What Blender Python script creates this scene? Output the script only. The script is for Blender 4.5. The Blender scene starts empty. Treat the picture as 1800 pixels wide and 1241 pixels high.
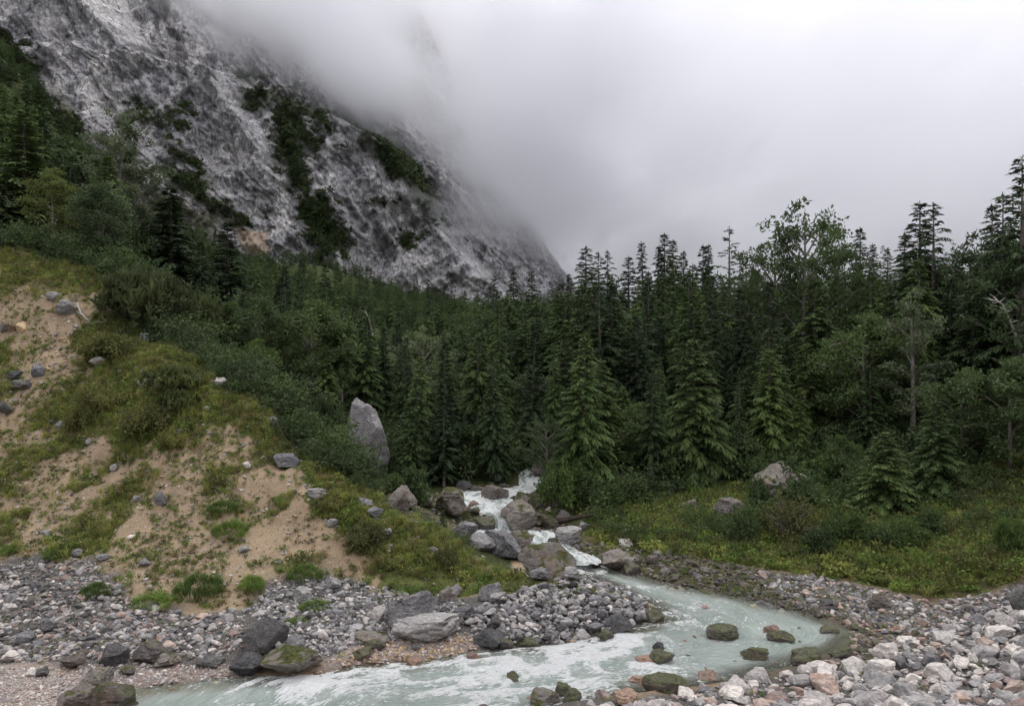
import bpy, math, random
import numpy as np
from mathutils import Vector
C = bpy.context.scene
COL = C.collection
R = math.radians
rng = np.random.default_rng(7)
random.seed(7)

# ------------------------------------------------------------------ camera, sky, sun, exposure
F = 1386.0          # focal length in pixels of the 1800 px wide photograph
CH = 8.0            # camera height above the stream
camd = bpy.data.cameras.new('camera'); cam = bpy.data.objects.new('camera', camd); COL.objects.link(cam)
cam.location = (0, 0, CH); cam.rotation_euler = (R(90), 0, 0)
camd.sensor_width = 36; camd.lens = 36 * F / 1800; camd.clip_start = .1; camd.clip_end = 6000
C.camera = cam
SUN_EL, SUN_AZ = R(58), R(200)
W = bpy.data.worlds.new('World'); C.world = W; W.use_nodes = True
wn, wl = W.node_tree.nodes, W.node_tree.links
wn.clear()
wo = wn.new('ShaderNodeOutputWorld'); wb = wn.new('ShaderNodeBackground'); wb.inputs[1].default_value = .135
sky = wn.new('ShaderNodeTexSky'); sky.sky_type = 'NISHITA'; sky.sun_disc = False
sky.sun_elevation = SUN_EL; sky.sun_rotation = SUN_AZ
tc = wn.new('ShaderNodeTexCoord'); sp = wn.new('ShaderNodeSeparateXYZ')
mr = wn.new('ShaderNodeValToRGB')
e = mr.color_ramp.elements
e[0].position = 0.0; e[0].color = (3.35, 3.33, 3.7, 1)
e[1].position = 1.0; e[1].color = (13.4, 13.1, 13.6, 1)
for p_, c_ in ((.10, (3.25, 3.25, 3.7, 1)), (.22, (3.05, 3.05, 3.5, 1)), (.42, (3.7, 3.68, 4.2, 1)), (.7, (10.2, 10.0, 10.5, 1))):
    k = e.new(p_); k.color = c_
mpw = wn.new('ShaderNodeMapping'); mpw.inputs['Scale'].default_value = (1, 1, 1.6)
wz = wn.new('ShaderNodeTexNoise'); wz.inputs['Scale'].default_value = 2.2; wz.inputs['Detail'].default_value = 5
wr = wn.new('ShaderNodeMapRange'); wr.inputs[1].default_value = .3; wr.inputs[2].default_value = .7
wr.inputs[3].default_value = .93; wr.inputs[4].default_value = 1.07
vm = wn.new('ShaderNodeVectorMath'); vm.operation = 'SCALE'
hs = wn.new('ShaderNodeHueSaturation'); hs.inputs['Saturation'].default_value = .2; hs.inputs['Value'].default_value = .9
mx = wn.new('ShaderNodeMix'); mx.data_type = 'RGBA'; mx.inputs[0].default_value = .92
wl.new(tc.outputs['Generated'], sp.inputs[0]); wl.new(sp.outputs['Z'], mr.inputs[0])
wl.new(tc.outputs['Generated'], mpw.inputs[0]); wl.new(mpw.outputs[0], wz.inputs['Vector'])
wl.new(wz.outputs[0], wr.inputs[0]); wl.new(mr.outputs[0], vm.inputs[0]); wl.new(wr.outputs[0], vm.inputs['Scale'])
wl.new(sky.outputs[0], hs.inputs['Color']); wl.new(hs.outputs[0], mx.inputs[6]); wl.new(vm.outputs[0], mx.inputs[7])
wl.new(mx.outputs[2], wb.inputs[0]); wl.new(wb.outputs[0], wo.inputs[0])
sd_ = bpy.data.lights.new('sun', 'SUN'); sun = bpy.data.objects.new('sun', sd_); COL.objects.link(sun)
sd_.energy = .8; sd_.angle = R(20); sd_.color = (1, .97, .92)
sun.rotation_euler = (R(90) - SUN_EL, 0, R(180) - SUN_AZ + R(180))
C.view_settings.view_transform = 'Standard'; C.view_settings.look = 'None'
C.view_settings.exposure = .30; C.view_settings.gamma = 1; C.view_settings.use_curve_mapping = False
C.render.engine = 'CYCLES'
C.cycles.use_denoising = True
C.cycles.max_bounces = 14; C.cycles.diffuse_bounces = 3; C.cycles.glossy_bounces = 2
C.cycles.transmission_bounces = 3; C.cycles.transparent_max_bounces = 10; C.cycles.volume_bounces = 10
C.cycles.volume_step_rate = .6; C.cycles.volume_max_steps = 128
C.cycles.use_adaptive_sampling = True; C.cycles.adaptive_threshold = .02

# ------------------------------------------------------------------ numpy noise
def _h(ix, iy, iz, seed):
    h = (ix.astype(np.int64) * 374761393 + iy.astype(np.int64) * 668265263 + iz.astype(np.int64) * 2147483647 + seed * 974634777) & 0xffffffff
    h = ((h ^ (h >> 13)) * 1274126177) & 0xffffffff
    h = ((h ^ (h >> 16)) * 2246822519) & 0xffffffff
    return ((h ^ (h >> 15)) & 0xffffff) / float(0xffffff)
def vn(x, y, z=0.0, seed=0):
    x = np.asarray(x, float); y = np.asarray(y, float) + 0 * x; z = np.asarray(z, float) + 0 * x
    ix, iy, iz = np.floor(x), np.floor(y), np.floor(z)
    fx, fy, fz = x - ix, y - iy, z - iz
    fx = fx * fx * fx * (fx * (fx * 6 - 15) + 10); fy = fy * fy * fy * (fy * (fy * 6 - 15) + 10); fz = fz * fz * fz * (fz * (fz * 6 - 15) + 10)
    def c(a, b, d): return _h(ix + a, iy + b, iz + d, seed)
    x00 = c(0, 0, 0) * (1 - fx) + c(1, 0, 0) * fx; x10 = c(0, 1, 0) * (1 - fx) + c(1, 1, 0) * fx
    x01 = c(0, 0, 1) * (1 - fx) + c(1, 0, 1) * fx; x11 = c(0, 1, 1) * (1 - fx) + c(1, 1, 1) * fx
    return ((x00 * (1 - fy) + x10 * fy) * (1 - fz) + (x01 * (1 - fy) + x11 * fy) * fz) * 2 - 1
def fbm(x, y, z=0.0, o=4, seed=0, g=.5, ridge=False):
    s = 0; a = 1.0; t = 0; f = 1.0
    for i in range(o):
        n = vn(x * f + 17.3 * i, y * f + 5.1 * i, np.asarray(z) * f + 3.7 * i, seed + i)
        if ridge: n = 1 - 2 * np.abs(n)
        s = s + a * n; t += a; a *= g; f *= 2.03
    return s / t
def sstep(a, b, x):
    t = np.clip((x - a) / (b - a), 0, 1); return t * t * (3 - 2 * t)
def poly_sd(poly, X, Y):
    """signed distance to a polygon, positive inside"""
    P = np.asarray(poly, float); X = np.asarray(X, float); Y = np.asarray(Y, float)
    d = np.full(X.shape, 1e18); ins = np.zeros(X.shape, bool)
    for i in range(len(P)):
        ax, ay = P[i]; bx, by = P[(i + 1) % len(P)]
        ex, ey = bx - ax, by - ay
        t = np.clip(((X - ax) * ex + (Y - ay) * ey) / (ex * ex + ey * ey + 1e-12), 0, 1)
        d = np.minimum(d, (X - ax - t * ex) ** 2 + (Y - ay - t * ey) ** 2)
        c = ((ay > Y) != (by > Y)) & (X < ex * (Y - ay) / (ey + 1e-12) + ax)
        ins ^= c
    d = np.sqrt(d)
    return np.where(ins, d, -d)

# ------------------------------------------------------------------ where things stand: photo direction + distance -> place
def P(u, v, y):
    return ((u - 900) / F * y, y, CH - (v - 620.5) / F * y)
ZW = lambda y: np.maximum(0, .015 * (np.asarray(y, float) - 17))
def Wxy(u, v):   # point of the water level seen in that direction
    k = (v - 620.5) / F; y = (CH + .255) / (k + .015)
    return ((u - 900) / F * y, y)

ctrl = [P(*a) for a in [
 (-250,1000,26.5),(0,1015,25.5),(300,1062,23.5),(600,1025,25.5),(750,1045,25.2),
 (0,1150,20.7),(400,1150,20.8),(200,1200,18.9),(-200,1150,20.7),(600,1120,21.6),(780,1110,22.2),
 (0,800,32.5),(0,600,39.5),(0,440,46),(-300,440,48),(-300,800,33),(-300,600,40),
 (200,800,31.5),(180,640,37),(150,470,43),(300,620,36.5),(440,690,33.5),(300,800,30.5),(400,900,28),
 (550,800,31),(700,890,29.5),(550,930,27.3),(800,950,28.3),(915,1005,27.4),(700,980,26.8),(100,920,28.5),
 (1100,900,34.7),(1200,830,41),(1400,830,39),(1500,950,28.6),(1500,850,36),(1800,1000,24.5),(1800,900,29.5),
 (1800,800,35),(1650,960,28),(1300,960,30),(1400,1050,25.2),(1600,1050,24.7),(1750,1050,24),
 (1800,1100,21),(1700,1150,19.5),(1800,1200,17.5),(1500,1200,18.4),(1300,1230,17.4),(1700,1241,16),
 (1000,900,35.5),(1040,940,32),(1150,960,30.3),(2100,1000,25),(2100,850,34),
 (850,565,330),(640,505,320),(560,462,320),(430,505,280),(330,500,240),(240,480,220),(150,300,200),(60,150,200),(-100,20,210),(640,540,250),(640,570,180),(600,478,345),(450,482,345),(300,482,345),(100,480,345),(750,540,340),(960,560,340)]]
ctrl += [(-12,43,4.6),(-8.2,38.7,2.8),(-5,36,1.7),(-2.8,33.5,1.0),(-1,30.5,.45),(-17,55,6.5),(-30,60,13),(-45,60,19),(-45,85,21.5),(-70,50,25),
 (-70,25,12),(-3,40,1.6),(0,45,2.2),(-8,50,2.4),(-15,64,4),(0,62,3),(-25,85,9),(0,80,4),(-45,110,17),(0,100,4.5),(-25,120,9),
 (-80,140,28),(0,150,6),(60,150,14),(8,52,2.6),(16,52,3.6),(30,52,6.0),(45,45,8),(12,65,3.5),(30,70,7),(60,70,13),
 (22,90,5),(60,100,14),(100,100,24),(20,130,6),(90,200,24),(0,200,10),(150,300,34),(300,420,40),(60,300,25),(-330,300,60),
 (0,14,.85),(-9,14,-.1),(10,14,1.4),(-24,14,.6),(0,8,3.6),(15,8,4.2),(-9,9,-.1),(-18,8,1.5),(0,0,6.3),(20,0,6.5),(-20,0,5.5),(0,-12,6.5),
 (60,10,9),(60,30,10),(-60,5,8),(0,500,16),(100,520,22),(200,520,30),(-300,520,15)]
ctrl = np.array(ctrl)
_cx = ctrl[:, 0]; _cy = ctrl[:, 1]
_K = np.sqrt((_cx[:, None] - _cx) ** 2 + (_cy[:, None] - _cy) ** 2 + 2.0)
_A = np.block([[_K - .05 * np.eye(len(ctrl)), np.ones((len(ctrl), 1))], [np.ones((1, len(ctrl))), np.zeros((1, 1))]])
_wt = np.linalg.solve(_A, np.append(ctrl[:, 2], 0))
def base_h(X, Y):
    X = np.asarray(X, float); Y = np.asarray(Y, float); s = np.full(X.shape, _wt[-1])
    for i in range(len(ctrl)): s += _wt[i] * np.sqrt((X - _cx[i]) ** 2 + (Y - _cy[i]) ** 2 + 2.0)
    return s

# the lower stream (outline on the water level), then the ribbon of the cascade
POOL = [Wxy(*a) for a in [(215,1216),(290,1200),(430,1190),(560,1182),(640,1166),(760,1158),(860,1138),(960,1134),(1060,1116),(1150,1092),
 (1160,1078),(1130,1058),(1090,1040),(1045,1022),(1003,1005),(985,985),(960,972),(985,968),(1030,990),(1090,1002),(1200,1030),(1300,1050),(1400,1073),(1475,1098),
 (1510,1112),(1490,1140),(1400,1172),(1330,1190),(1200,1214),(1090,1232),(980,1250)]] + [(-2,15.5),(-5,12),(-8,8),(-9,3),(-15,3),(-13,9),(-10.5,14),(-9.6,16.8)]
CASC = [(P(932,832,41),.45),(P(935,857,39.3),.5),(P(905,868,38),.6),(P(845,874,37),1.1),(P(868,893,35.2),1.0),(P(890,907,34.2),.75),(P(880,925,33.5),.5),
        (P(868,940,33.3),.8),(P(905,943,33),.6),(P(945,943,32.4),.6),(P(962,962,31.3),.7),(P(985,980,30),.9),(P(1005,992,29),.9)]
CLINE = [Wxy(1000,992), Wxy(1120,1030), Wxy(1280,1080), Wxy(1290,1120), Wxy(1150,1140), Wxy(900,1175), Wxy(600,1210), (-7,14), (-11,6)]
def ribbon_sd(X, Y):
    """signed distance (positive inside) and level of the cascade ribbon"""
    best = np.full(np.shape(X), -1e9); lev = np.zeros(np.shape(X))
    for (a, wa), (b, wb_) in zip(CASC[:-1], CASC[1:]):
        ex, ey = b[0] - a[0], b[1] - a[1]
        t = np.clip(((X - a[0]) * ex + (Y - a[1]) * ey) / (ex * ex + ey * ey), 0, 1)
        d = np.sqrt((X - a[0] - t * ex) ** 2 + (Y - a[1] - t * ey) ** 2)
        s = wa + (wb_ - wa) * t - d
        m = s > best
        best = np.where(m, s, best); lev = np.where(m, a[2] + (b[2] - a[2]) * t, lev)
    return best, lev
def height(X, Y, fine=True):
    X = np.asarray(X, float); Y = np.asarray(Y, float)
    h = base_h(X, Y)
    near = sstep(120, 60, Y)
    h = h + .5 * np.exp(-((X - 1.6) / 2.6) ** 2 - ((Y - 24.2) / 1.5) ** 2)
    slope_amp = sstep(1.0, 3.0, h)
    h = h + (.35 * fbm(X * .35, Y * .35, 0, 3, 11) * slope_amp + .10 * fbm(X * 1.3, Y * 1.3, 0, 3, 12)) * near
    h = h + (1 - near) * 2.5 * fbm(X * .05, Y * .05, 0, 4, 13)
    hill = sstep(.8, 2.5, h) * near * (X < 2)
    gx = X * 1.0 + .25 * Y
    h = h - hill * (.34 * sstep(.0, .9, fbm(gx * .9, Y * .18, 0, 4, 15, ridge=True)) - .10 * fbm(X * 2.6, Y * 2.2, 0, 4, 16, .6))
    if fine: h = h + .035 * fbm(X * 5, Y * 5, 0, 3, 14) * near
    s1 = poly_sd(POOL, X, Y); s2, lv = ribbon_sd(X, Y)
    zw = ZW(Y)
    use2 = s2 > s1
    s = np.where(use2, s2, s1); lev = np.where(use2, lv, zw)
    s = s + .18 * fbm(X * 1.1, Y * 1.1, 0, 3, 21)
    bed = lev - .04 - .34 * sstep(0, 1.3, s)
    bank = np.maximum(lev + .03 + .16 * np.minimum(-s, 2), np.minimum(h, lev + .05 + .75 * np.maximum(-s, 0)))
    k = sstep(5.0, 2.5, -s)
    return np.where(s > 0, bed, h * (1 - k) + bank * k)

# lookup table and the place where a direction of the photograph meets the ground
GX = np.arange(-62, 62.1, .2); GY = np.arange(4, 165, .2)
_mx, _my = np.meshgrid(GX, GY); HT = height(_mx, _my, False)
def H(x, y):
    x = np.asarray(x, float); y = np.asarray(y, float)
    fx = np.clip((x - GX[0]) / .2, 0, len(GX) - 1.001); fy = np.clip((y - GY[0]) / .2, 0, len(GY) - 1.001)
    ix = fx.astype(int); iy = fy.astype(int); fx = fx - ix; fy = fy - iy
    return (HT[iy, ix] * (1 - fx) + HT[iy, ix + 1] * fx) * (1 - fy) + (HT[iy + 1, ix] * (1 - fx) + HT[iy + 1, ix + 1] * fx) * fy
def hit(u, v):
    u = np.atleast_1d(np.asarray(u, float)); v = np.atleast_1d(np.asarray(v, float)) + 0 * u
    ys = 13.0 * (150 / 13.0) ** np.linspace(0, 1, 700)
    y = np.full(u.shape, 150.0); done = np.zeros(u.shape, bool); prev = ys[0]
    a = (u - 900) / F; b = (v - 620.5) / F
    for yy in ys:
        below = (CH - b * yy) < H(a * yy, yy + 0 * a)
        new = below & ~done
        y[new] = (yy + prev) / 2; done |= below; prev = yy
        if done.all(): break
    x = a * y
    return np.stack([x, y, H(x, y)], -1), done
def hit1(u, v): return hit([u], [v])[0][0]
def gpoly(pts): return [tuple(hit1(*p)[:2]) for p in pts]

# ------------------------------------------------------------------ mesh and object helpers
def link_mesh(name, verts, faces, mat=None, parent=None, smooth=False):
    me = bpy.data.meshes.new(name)
    verts = np.asarray(verts, np.float32)
    if isinstance(faces, np.ndarray):
        n, k = faces.shape
        me.vertices.add(len(verts)); me.vertices.foreach_set('co', verts.ravel())
        me.loops.add(n * k); me.loops.foreach_set('vertex_index', faces.ravel().astype(np.int32))
        me.polygons.add(n); me.polygons.foreach_set('loop_start', (np.arange(n) * k).astype(np.int32))
        me.update(calc_edges=True); me.validate()
    else:
        me.from_pydata([tuple(v) for v in verts], [], faces)
    if smooth: me.polygons.foreach_set('use_smooth', np.ones(len(me.polygons), bool))
    if mat: me.materials.append(mat)
    o = bpy.data.objects.new(name, me)
    if parent is not False: COL.objects.link(o)
    if parent: o.parent = parent
    return o
def grid_faces(nr, nc):
    i = np.arange((nr - 1) * (nc - 1)); r = i // (nc - 1); c = i % (nc - 1); a = r * nc + c
    return np.stack([a, a + 1, a + nc + 1, a + nc], -1)
def attr(o, name, vals, kind='FLOAT'):
    a = o.data.attributes.new(name, kind, 'POINT')
    if kind == 'FLOAT': a.data.foreach_set('value', np.asarray(vals, np.float32).ravel())
    else: a.data.foreach_set('vector', np.asarray(vals, np.float32).ravel())
def tag(o, label=None, cat=None, group=None, kind=None):
    if label: o['label'] = label
    if cat: o['category'] = cat
    if group: o['group'] = group
    if kind: o['kind'] = kind
    return o
def empty(name, loc, rz=0.0, s=1.0):
    o = bpy.data.objects.new(name, None); COL.objects.link(o)
    o.location = loc; o.rotation_euler = (0, 0, rz); o.scale = (s, s, s) if not isinstance(s, (tuple, list)) else s
    o.empty_display_size = .3
    return o

class N:
    """small wrapper for shader trees"""
    def __init__(s, name):
        s.m = bpy.data.materials.new(name); s.m.use_nodes = True; s.t = s.m.node_tree; s.n = s.t.nodes; s.n.clear()
        s.out = s.n.new('ShaderNodeOutputMaterial')
    def new(s, typ, **kw):
        x = s.n.new('ShaderNode' + typ)
        for k, v in kw.items(): setattr(x, k, v)
        return x
    def put(s, sock, val):
        if isinstance(val, (int, float)): sock.default_value = val
        elif isinstance(val, tuple): sock.default_value = val + (1,) if len(val) == 3 and sock.type == 'RGBA' else val
        else: s.t.links.new(val, sock)
    def math(s, op, a, b=0.0, clamp=False):
        x = s.new('Math', operation=op, use_clamp=clamp); s.put(x.inputs[0], a); s.put(x.inputs[1], b); return x.outputs[0]
    def mix(s, f, a, b, mode='MIX'):
        x = s.new('Mix', data_type='RGBA', blend_type=mode); s.put(x.inputs[0], f); s.put(x.inputs[6], a); s.put(x.inputs[7], b); return x.outputs[2]
    def rng(s, v, a, b, c=0.0, d=1.0):
        x = s.new('MapRange', interpolation_type='SMOOTHSTEP'); s.put(x.inputs[0], v)
        for i, q in enumerate((a, b, c, d)): s.put(x.inputs[i + 1], q)
        return x.outputs[0]
    def noise(s, vec, scale, detail=4.0, rough=.55, dist=0.0):
        x = s.new('TexNoise'); s.put(x.inputs['Scale'], scale); s.put(x.inputs['Detail'], detail); s.put(x.inputs['Roughness'], rough); s.put(x.inputs['Distortion'], dist)
        if vec is not None: s.put(x.inputs['Vector'], vec)
        return x.outputs[0]
    def voro(s, vec, scale, feature='F1', out=0):
        x = s.new('TexVoronoi', feature=feature); s.put(x.inputs['Scale'], scale)
        if vec is not None: s.put(x.inputs['Vector'], vec)
        return x.outputs[out]
    def pos(s): return s.new('NewGeometry').outputs['Position']
    def obj(s): return s.new('TexCoord').outputs['Object']
    def mapping(s, vec, rot=(0, 0, 0), scale=(1, 1, 1)):
        x = s.new('Mapping'); s.put(x.inputs[0], vec); x.inputs['Rotation'].default_value = rot; x.inputs['Scale'].default_value = scale; return x.outputs[0]
    def attr(s, name): return s.new('Attribute', attribute_name=name).outputs['Fac']
    def bump(s, h, strength=.5, dist=.05):
        x = s.new('Bump'); s.put(x.inputs['Strength'], strength); s.put(x.inputs['Distance'], dist); s.put(x.inputs['Height'], h); return x.outputs[0]
    def bsdf(s, col, rough=.8, nrm=None, spec=.3):
        x = s.new('BsdfPrincipled'); s.put(x.inputs['Base Color'], col); s.put(x.inputs['Roughness'], rough)
        s.put(x.inputs['Specular IOR Level'], spec)
        if nrm is not None: s.put(x.inputs['Normal'], nrm)
        return x.outputs[0]
    def fin(s, sh): s.t.links.new(sh, s.out.inputs[0]); return s.m
    def upz(s):
        g = s.new('NewGeometry'); x = s.new('SeparateXYZ'); s.put(x.inputs[0], g.outputs['Normal']); return x.outputs[2]
    def rand(s): return s.new('ObjectInfo').outputs['Random']

# ------------------------------------------------------------------ ground materials and masks
LF = gpoly([(-300,470),(0,440),(110,460),(190,505),(300,610),(440,700),(550,808),(700,898),(800,958),(905,1012)]) + gpoly([(870,1030),(760,1048),(640,1040),(560,1035),(400,1075),(220,1050),(140,1000),(60,985),(-300,985)])
GRASS_L = [gpoly(p) for p in [
 [(640,990),(700,1000),(820,1000),(900,1003),(960,1008),(1000,1018),(960,1034),(850,1046),(740,1052),(640,1034)],
 [(440,700),(550,806),(700,894),(800,955),(912,1010),(900,1030),(820,1035),(760,1040),(690,1010),(640,975),(590,945),(545,900),(560,860),(480,800),(420,745)],
 [(135,590),(300,560),(320,620),(440,705),(430,760),(330,775),(290,800),(200,775),(115,735),(150,660)],
 [(-200,448),(20,445),(120,462),(180,505),(150,520),(60,470),(0,462),(-200,462)]]]
SCREE_L = gpoly([(-300,990),(0,985),(80,975),(165,985),(230,1050),(330,1080),(420,1068),(480,1020),(560,1000),(640,1020),(780,1045),(860,1040),(950,1025),(1060,1010),(1170,1080),(1100,1110),(960,1138),(830,1135),(600,1160),(400,1185),(150,1185),(-300,1185)])
PINK_L = gpoly([(-300,1180),(0,1165),(120,1180),(250,1172),(420,1170),(440,1190),(300,1202),(215,1218),(215,1260),(-300,1300)])
PINK_M = gpoly([(555,1160),(650,1130),(820,1115),(850,1135),(780,1155),(640,1170),(560,1186)])
GRASS_R = gpoly([(1035,900),(1120,890),(1250,860),(1400,850),(1500,820),(2200,780),(2200,1010),(1830,1020),(1700,1045),(1560,1040),(1450,1015),(1250,985),(1150,965),(1040,955)])
MOSS_R = gpoly([(930,945),(1040,950),(1120,930),(1180,860),(1300,850),(1330,870),(1240,930),(1200,960),(1300,1000),(1380,1040),(1330,1060),(1200,1035),(1080,1005),(1000,985)])
GRAV_R = gpoly([(1180,1010),(1330,1000),(1450,1015),(1560,1035),(1640,1060),(1760,1035),(2200,1000),(2200,1400),(900,1400),(900,1241),(1100,1225),(1340,1188),(1500,1130),(1480,1098),(1300,1055)])
def masks(X, Y):
    nz = .5 * fbm(X * .8, Y * .8, 0, 4, 31); n2 = .5 * fbm(X * 2.5, Y * 2.5, 0, 3, 32)
    def m(poly, w=.35, na=1.0, nb=.6): return sstep(-w, w, poly_sd(poly, X, Y) + nz * na + n2 * nb)
    lf = m(LF, .5, .8)
    gl = np.maximum.reduce([m(p, .4, 1.3, 1.0) for p in GRASS_L])
    patch = sstep(.08, .35, fbm(X * .55, Y * .55 + 3, 0, 4, 33)) * .75
    moor = sstep(-.2, .3, fbm(X * .5 + 9, Y * .35, 0, 3, 35)) * .5
    left_grass = np.maximum(gl, np.maximum(patch, moor * (X < -9)) * lf)
    scr = m(SCREE_L, .3) * (1 - m(GRASS_L[0], .25, .5)); pk = np.maximum(m(PINK_L, .25), m(PINK_M, .25))
    gr = m(GRASS_R, .6, 1.2); ms = m(MOSS_R, .4, .8); gv = m(GRAV_R, .4, .8)
    outside = (1 - lf) * (1 - scr) * (1 - pk)
    forest = outside * sstep(30, 34, Y) * (1 - .8 * gr) * (1 - gv) * (1 - ms)
    behind = outside * (1 - sstep(30, 34, Y)) * (1 - gr) * (1 - ms) * (1 - gv) * (X < 0) * (Y > 27)
    forest = np.maximum(forest, behind)
    grass = np.maximum(left_grass * (1 - scr), gr * (1 - gv * .9))
    gravel = np.maximum(scr, gv); pink = pk
    ms = np.maximum(ms, (X > .5) * (Y > 19) * (1 - gr) * (1 - gv) * (1 - forest) * .9)
    near_w = sstep(-1.0, -.1, np.maximum(poly_sd(POOL, X, Y), ribbon_sd(X, Y)[0])) 
    return dict(grass=grass, gravel=gravel, moss=np.clip(ms, 0, 1), forest=forest, pink=pink, wet=near_w)

def ground_material():
    s = N('ground_soil_and_grass'); p = s.pos()
    n1 = s.noise(p, 1.1, 8, .62); n2 = s.noise(p, 7.0, 6, .65); n3 = s.noise(p, 32.0, 4, .6)
    vo = s.voro(p, 14.0); vo2 = s.voro(p, 34.0); vc = s.voro(p, 34.0, out=1)
    sx = s.new('SeparateColor'); s.put(sx.inputs[0], vc)
    soil = s.mix(s.rng(n1, .35, .65), (.47, .355, .225), (.35, .26, .165))
    soil = s.mix(s.rng(n2, .45, .75), soil, (.46, .35, .24))
    soil = s.mix(s.math('MULTIPLY', s.rng(vo2, .38, .22), s.rng(sx.outputs[0], .45, .6)), soil, (.50, .45, .39))
    soil = s.mix(s.rng(n3, .58, .72), soil, (.14, .11, .07))
    gcol = s.mix(s.rng(n2, .35, .65), (.095, .12, .034), (.17, .18, .06))
    gcol = s.mix(s.rng(n1, .45, .68), gcol, (.10, .085, .04))
    grav = s.mix(sx.outputs[1], (.20, .195, .19), (.42, .40, .385))
    grav = s.mix(s.rng(vo2, .25, .5), grav, (.09, .085, .075))
    pinkc = s.mix(sx.outputs[1], (.50, .43, .39), (.68, .62, .575)); pinkc = s.mix(s.rng(vo2, .3, .55), pinkc, (.36, .29, .25))
    mossc = s.mix(s.rng(n2, .4, .6), (.045, .05, .015), (.085, .075, .03)); mossc = s.mix(s.rng(n1, .5, .62), mossc, (.085, .06, .045))
    fcol = s.mix(s.rng(n2, .4, .65), (.045, .062, .02), (.085, .105, .035)); fcol = s.mix(s.rng(n3, .5, .7), fcol, (.035, .03, .018))
    c = s.mix(s.attr('gravel'), soil, grav); c = s.mix(s.attr('pink'), c, pinkc)
    gm = s.rng(s.math('ADD', s.attr('grass'), s.math('MULTIPLY', s.math('SUBTRACT', n3, .5), .9)), .38, .62)
    c = s.mix(gm, c, gcol); c = s.mix(s.attr('moss'), c, mossc); c = s.mix(s.attr('forest'), c, fcol)
    dk = s.math('MULTIPLY', s.attr('wet'), .35)
    c = s.mix(dk, c, (.10, .075, .05))
    h = s.math('ADD', s.math('MULTIPLY', vo2, -.35), s.math('ADD', s.math('MULTIPLY', vo, -.3), n3))
    return s.fin(s.bsdf(c, s.rng(s.attr('wet'), 0, 1, .95, .5), s.bump(h, 1.0, .09), .2))

# ------------------------------------------------------------------ ground sheet
ys = np.concatenate([np.linspace(-14, 15, 60)[:-1], 15 * (60 / 15) ** np.linspace(0, 1, 420)[:-1], 60 * (640 / 60) ** np.linspace(0, 1, 130)])
ss = np.linspace(-1, 1, 520)
Yg = np.repeat(ys[:, None], len(ss), 1); Xg = ss[None] * (14 + .88 * np.maximum(Yg, 0))
Zg = height(Xg, Yg)
# the far foot of the mountain and the land beyond the valley keep rising gently
ground = link_mesh('ground', np.stack([Xg, Yg, Zg], -1).reshape(-1, 3), grid_faces(*Xg.shape), ground_material(), smooth=True)
tag(ground, kind='structure')
for k, a in masks(Xg, Yg).items(): attr(ground, k, a)

# ------------------------------------------------------------------ water
def water_material():
    s = N('glacial_water')
    fl = s.new('Attribute', attribute_name='flow').outputs['Vector']
    fv = s.mapping(fl, scale=(.55, 2.6, 1)); fv2 = s.mapping(fl, scale=(2.2, 9.0, 1))
    n1 = s.noise(fv, 1.0, 6, .6, .6); n2 = s.noise(fv2, 1.6, 6, .65, .9); n3 = s.noise(s.pos(), 9.0, 5, .6)
    dep = s.attr('depth'); foam = s.attr('foam')
    col = s.mix(s.rng(dep, .05, .6), (.44, .42, .33), (.50, .595, .54))
    col = s.mix(s.rng(n1, .4, .66), col, (.65, .72, .675))
    f = s.math('ADD', s.math('MULTIPLY', n2, .62), s.math('MULTIPLY', foam, .42))
    f = s.math('ADD', f, s.math('MULTIPLY', s.math('SUBTRACT', n3, .5), .35))
    ff = s.rng(f, .49, .66)
    n5 = s.noise(fv2, 4.5, 5, .6, .4); h = s.math('ADD', s.math('MULTIPLY', n2, 1.1), s.math('ADD', s.math('MULTIPLY', n3, .5), s.math('ADD', n1, s.math('MULTIPLY', n5, .5))))
    col = s.mix(s.rng(n5, .42, .62, 0, .3), col, (.36, .46, .41))
    col = s.mix(s.math('MULTIPLY', ff, .95), col, (.92, .94, .94))
    nr = s.bump(h, 1.0, .2)
    b = s.bsdf(col, s.rng(ff, 0, 1, .13, .6), nr, .5)
    tr = s.new('BsdfTransparent'); s.put(tr.inputs[0], (.86, .95, .90))
    see = s.math('MULTIPLY', s.rng(dep, .02, .55, .85, .13), s.rng(ff, 0, .6, 1, 0))
    m = s.new('MixShader'); s.put(m.inputs[0], see); s.put(m.inputs[1], b); s.put(m.inputs[2], tr.outputs[0])
    return s.fin(m.outputs[0])
def flow_coords(X, Y, line):
    best = np.full(X.shape, 1e9); al = np.zeros(X.shape); ac = np.zeros(X.shape); L = 0
    for a, b in zip(line[:-1], line[1:]):
        ex, ey = b[0] - a[0], b[1] - a[1]; ll = math.hypot(ex, ey)
        tr_ = ((X - a[0]) * ex + (Y - a[1]) * ey) / ll ** 2; t = np.clip(tr_, 0, 1)
        d = np.sqrt((X - a[0] - t * ex) ** 2 + (Y - a[1] - t * ey) ** 2)
        w = 1 / (d ** 4 + .01)
        cr = ((X - a[0]) * ey - (Y - a[1]) * ex) / ll
        al += w * (L + tr_ * ll); ac += w * cr; best = best if L else np.zeros(X.shape); best += w; L += ll
    return al / best, ac / best
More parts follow.
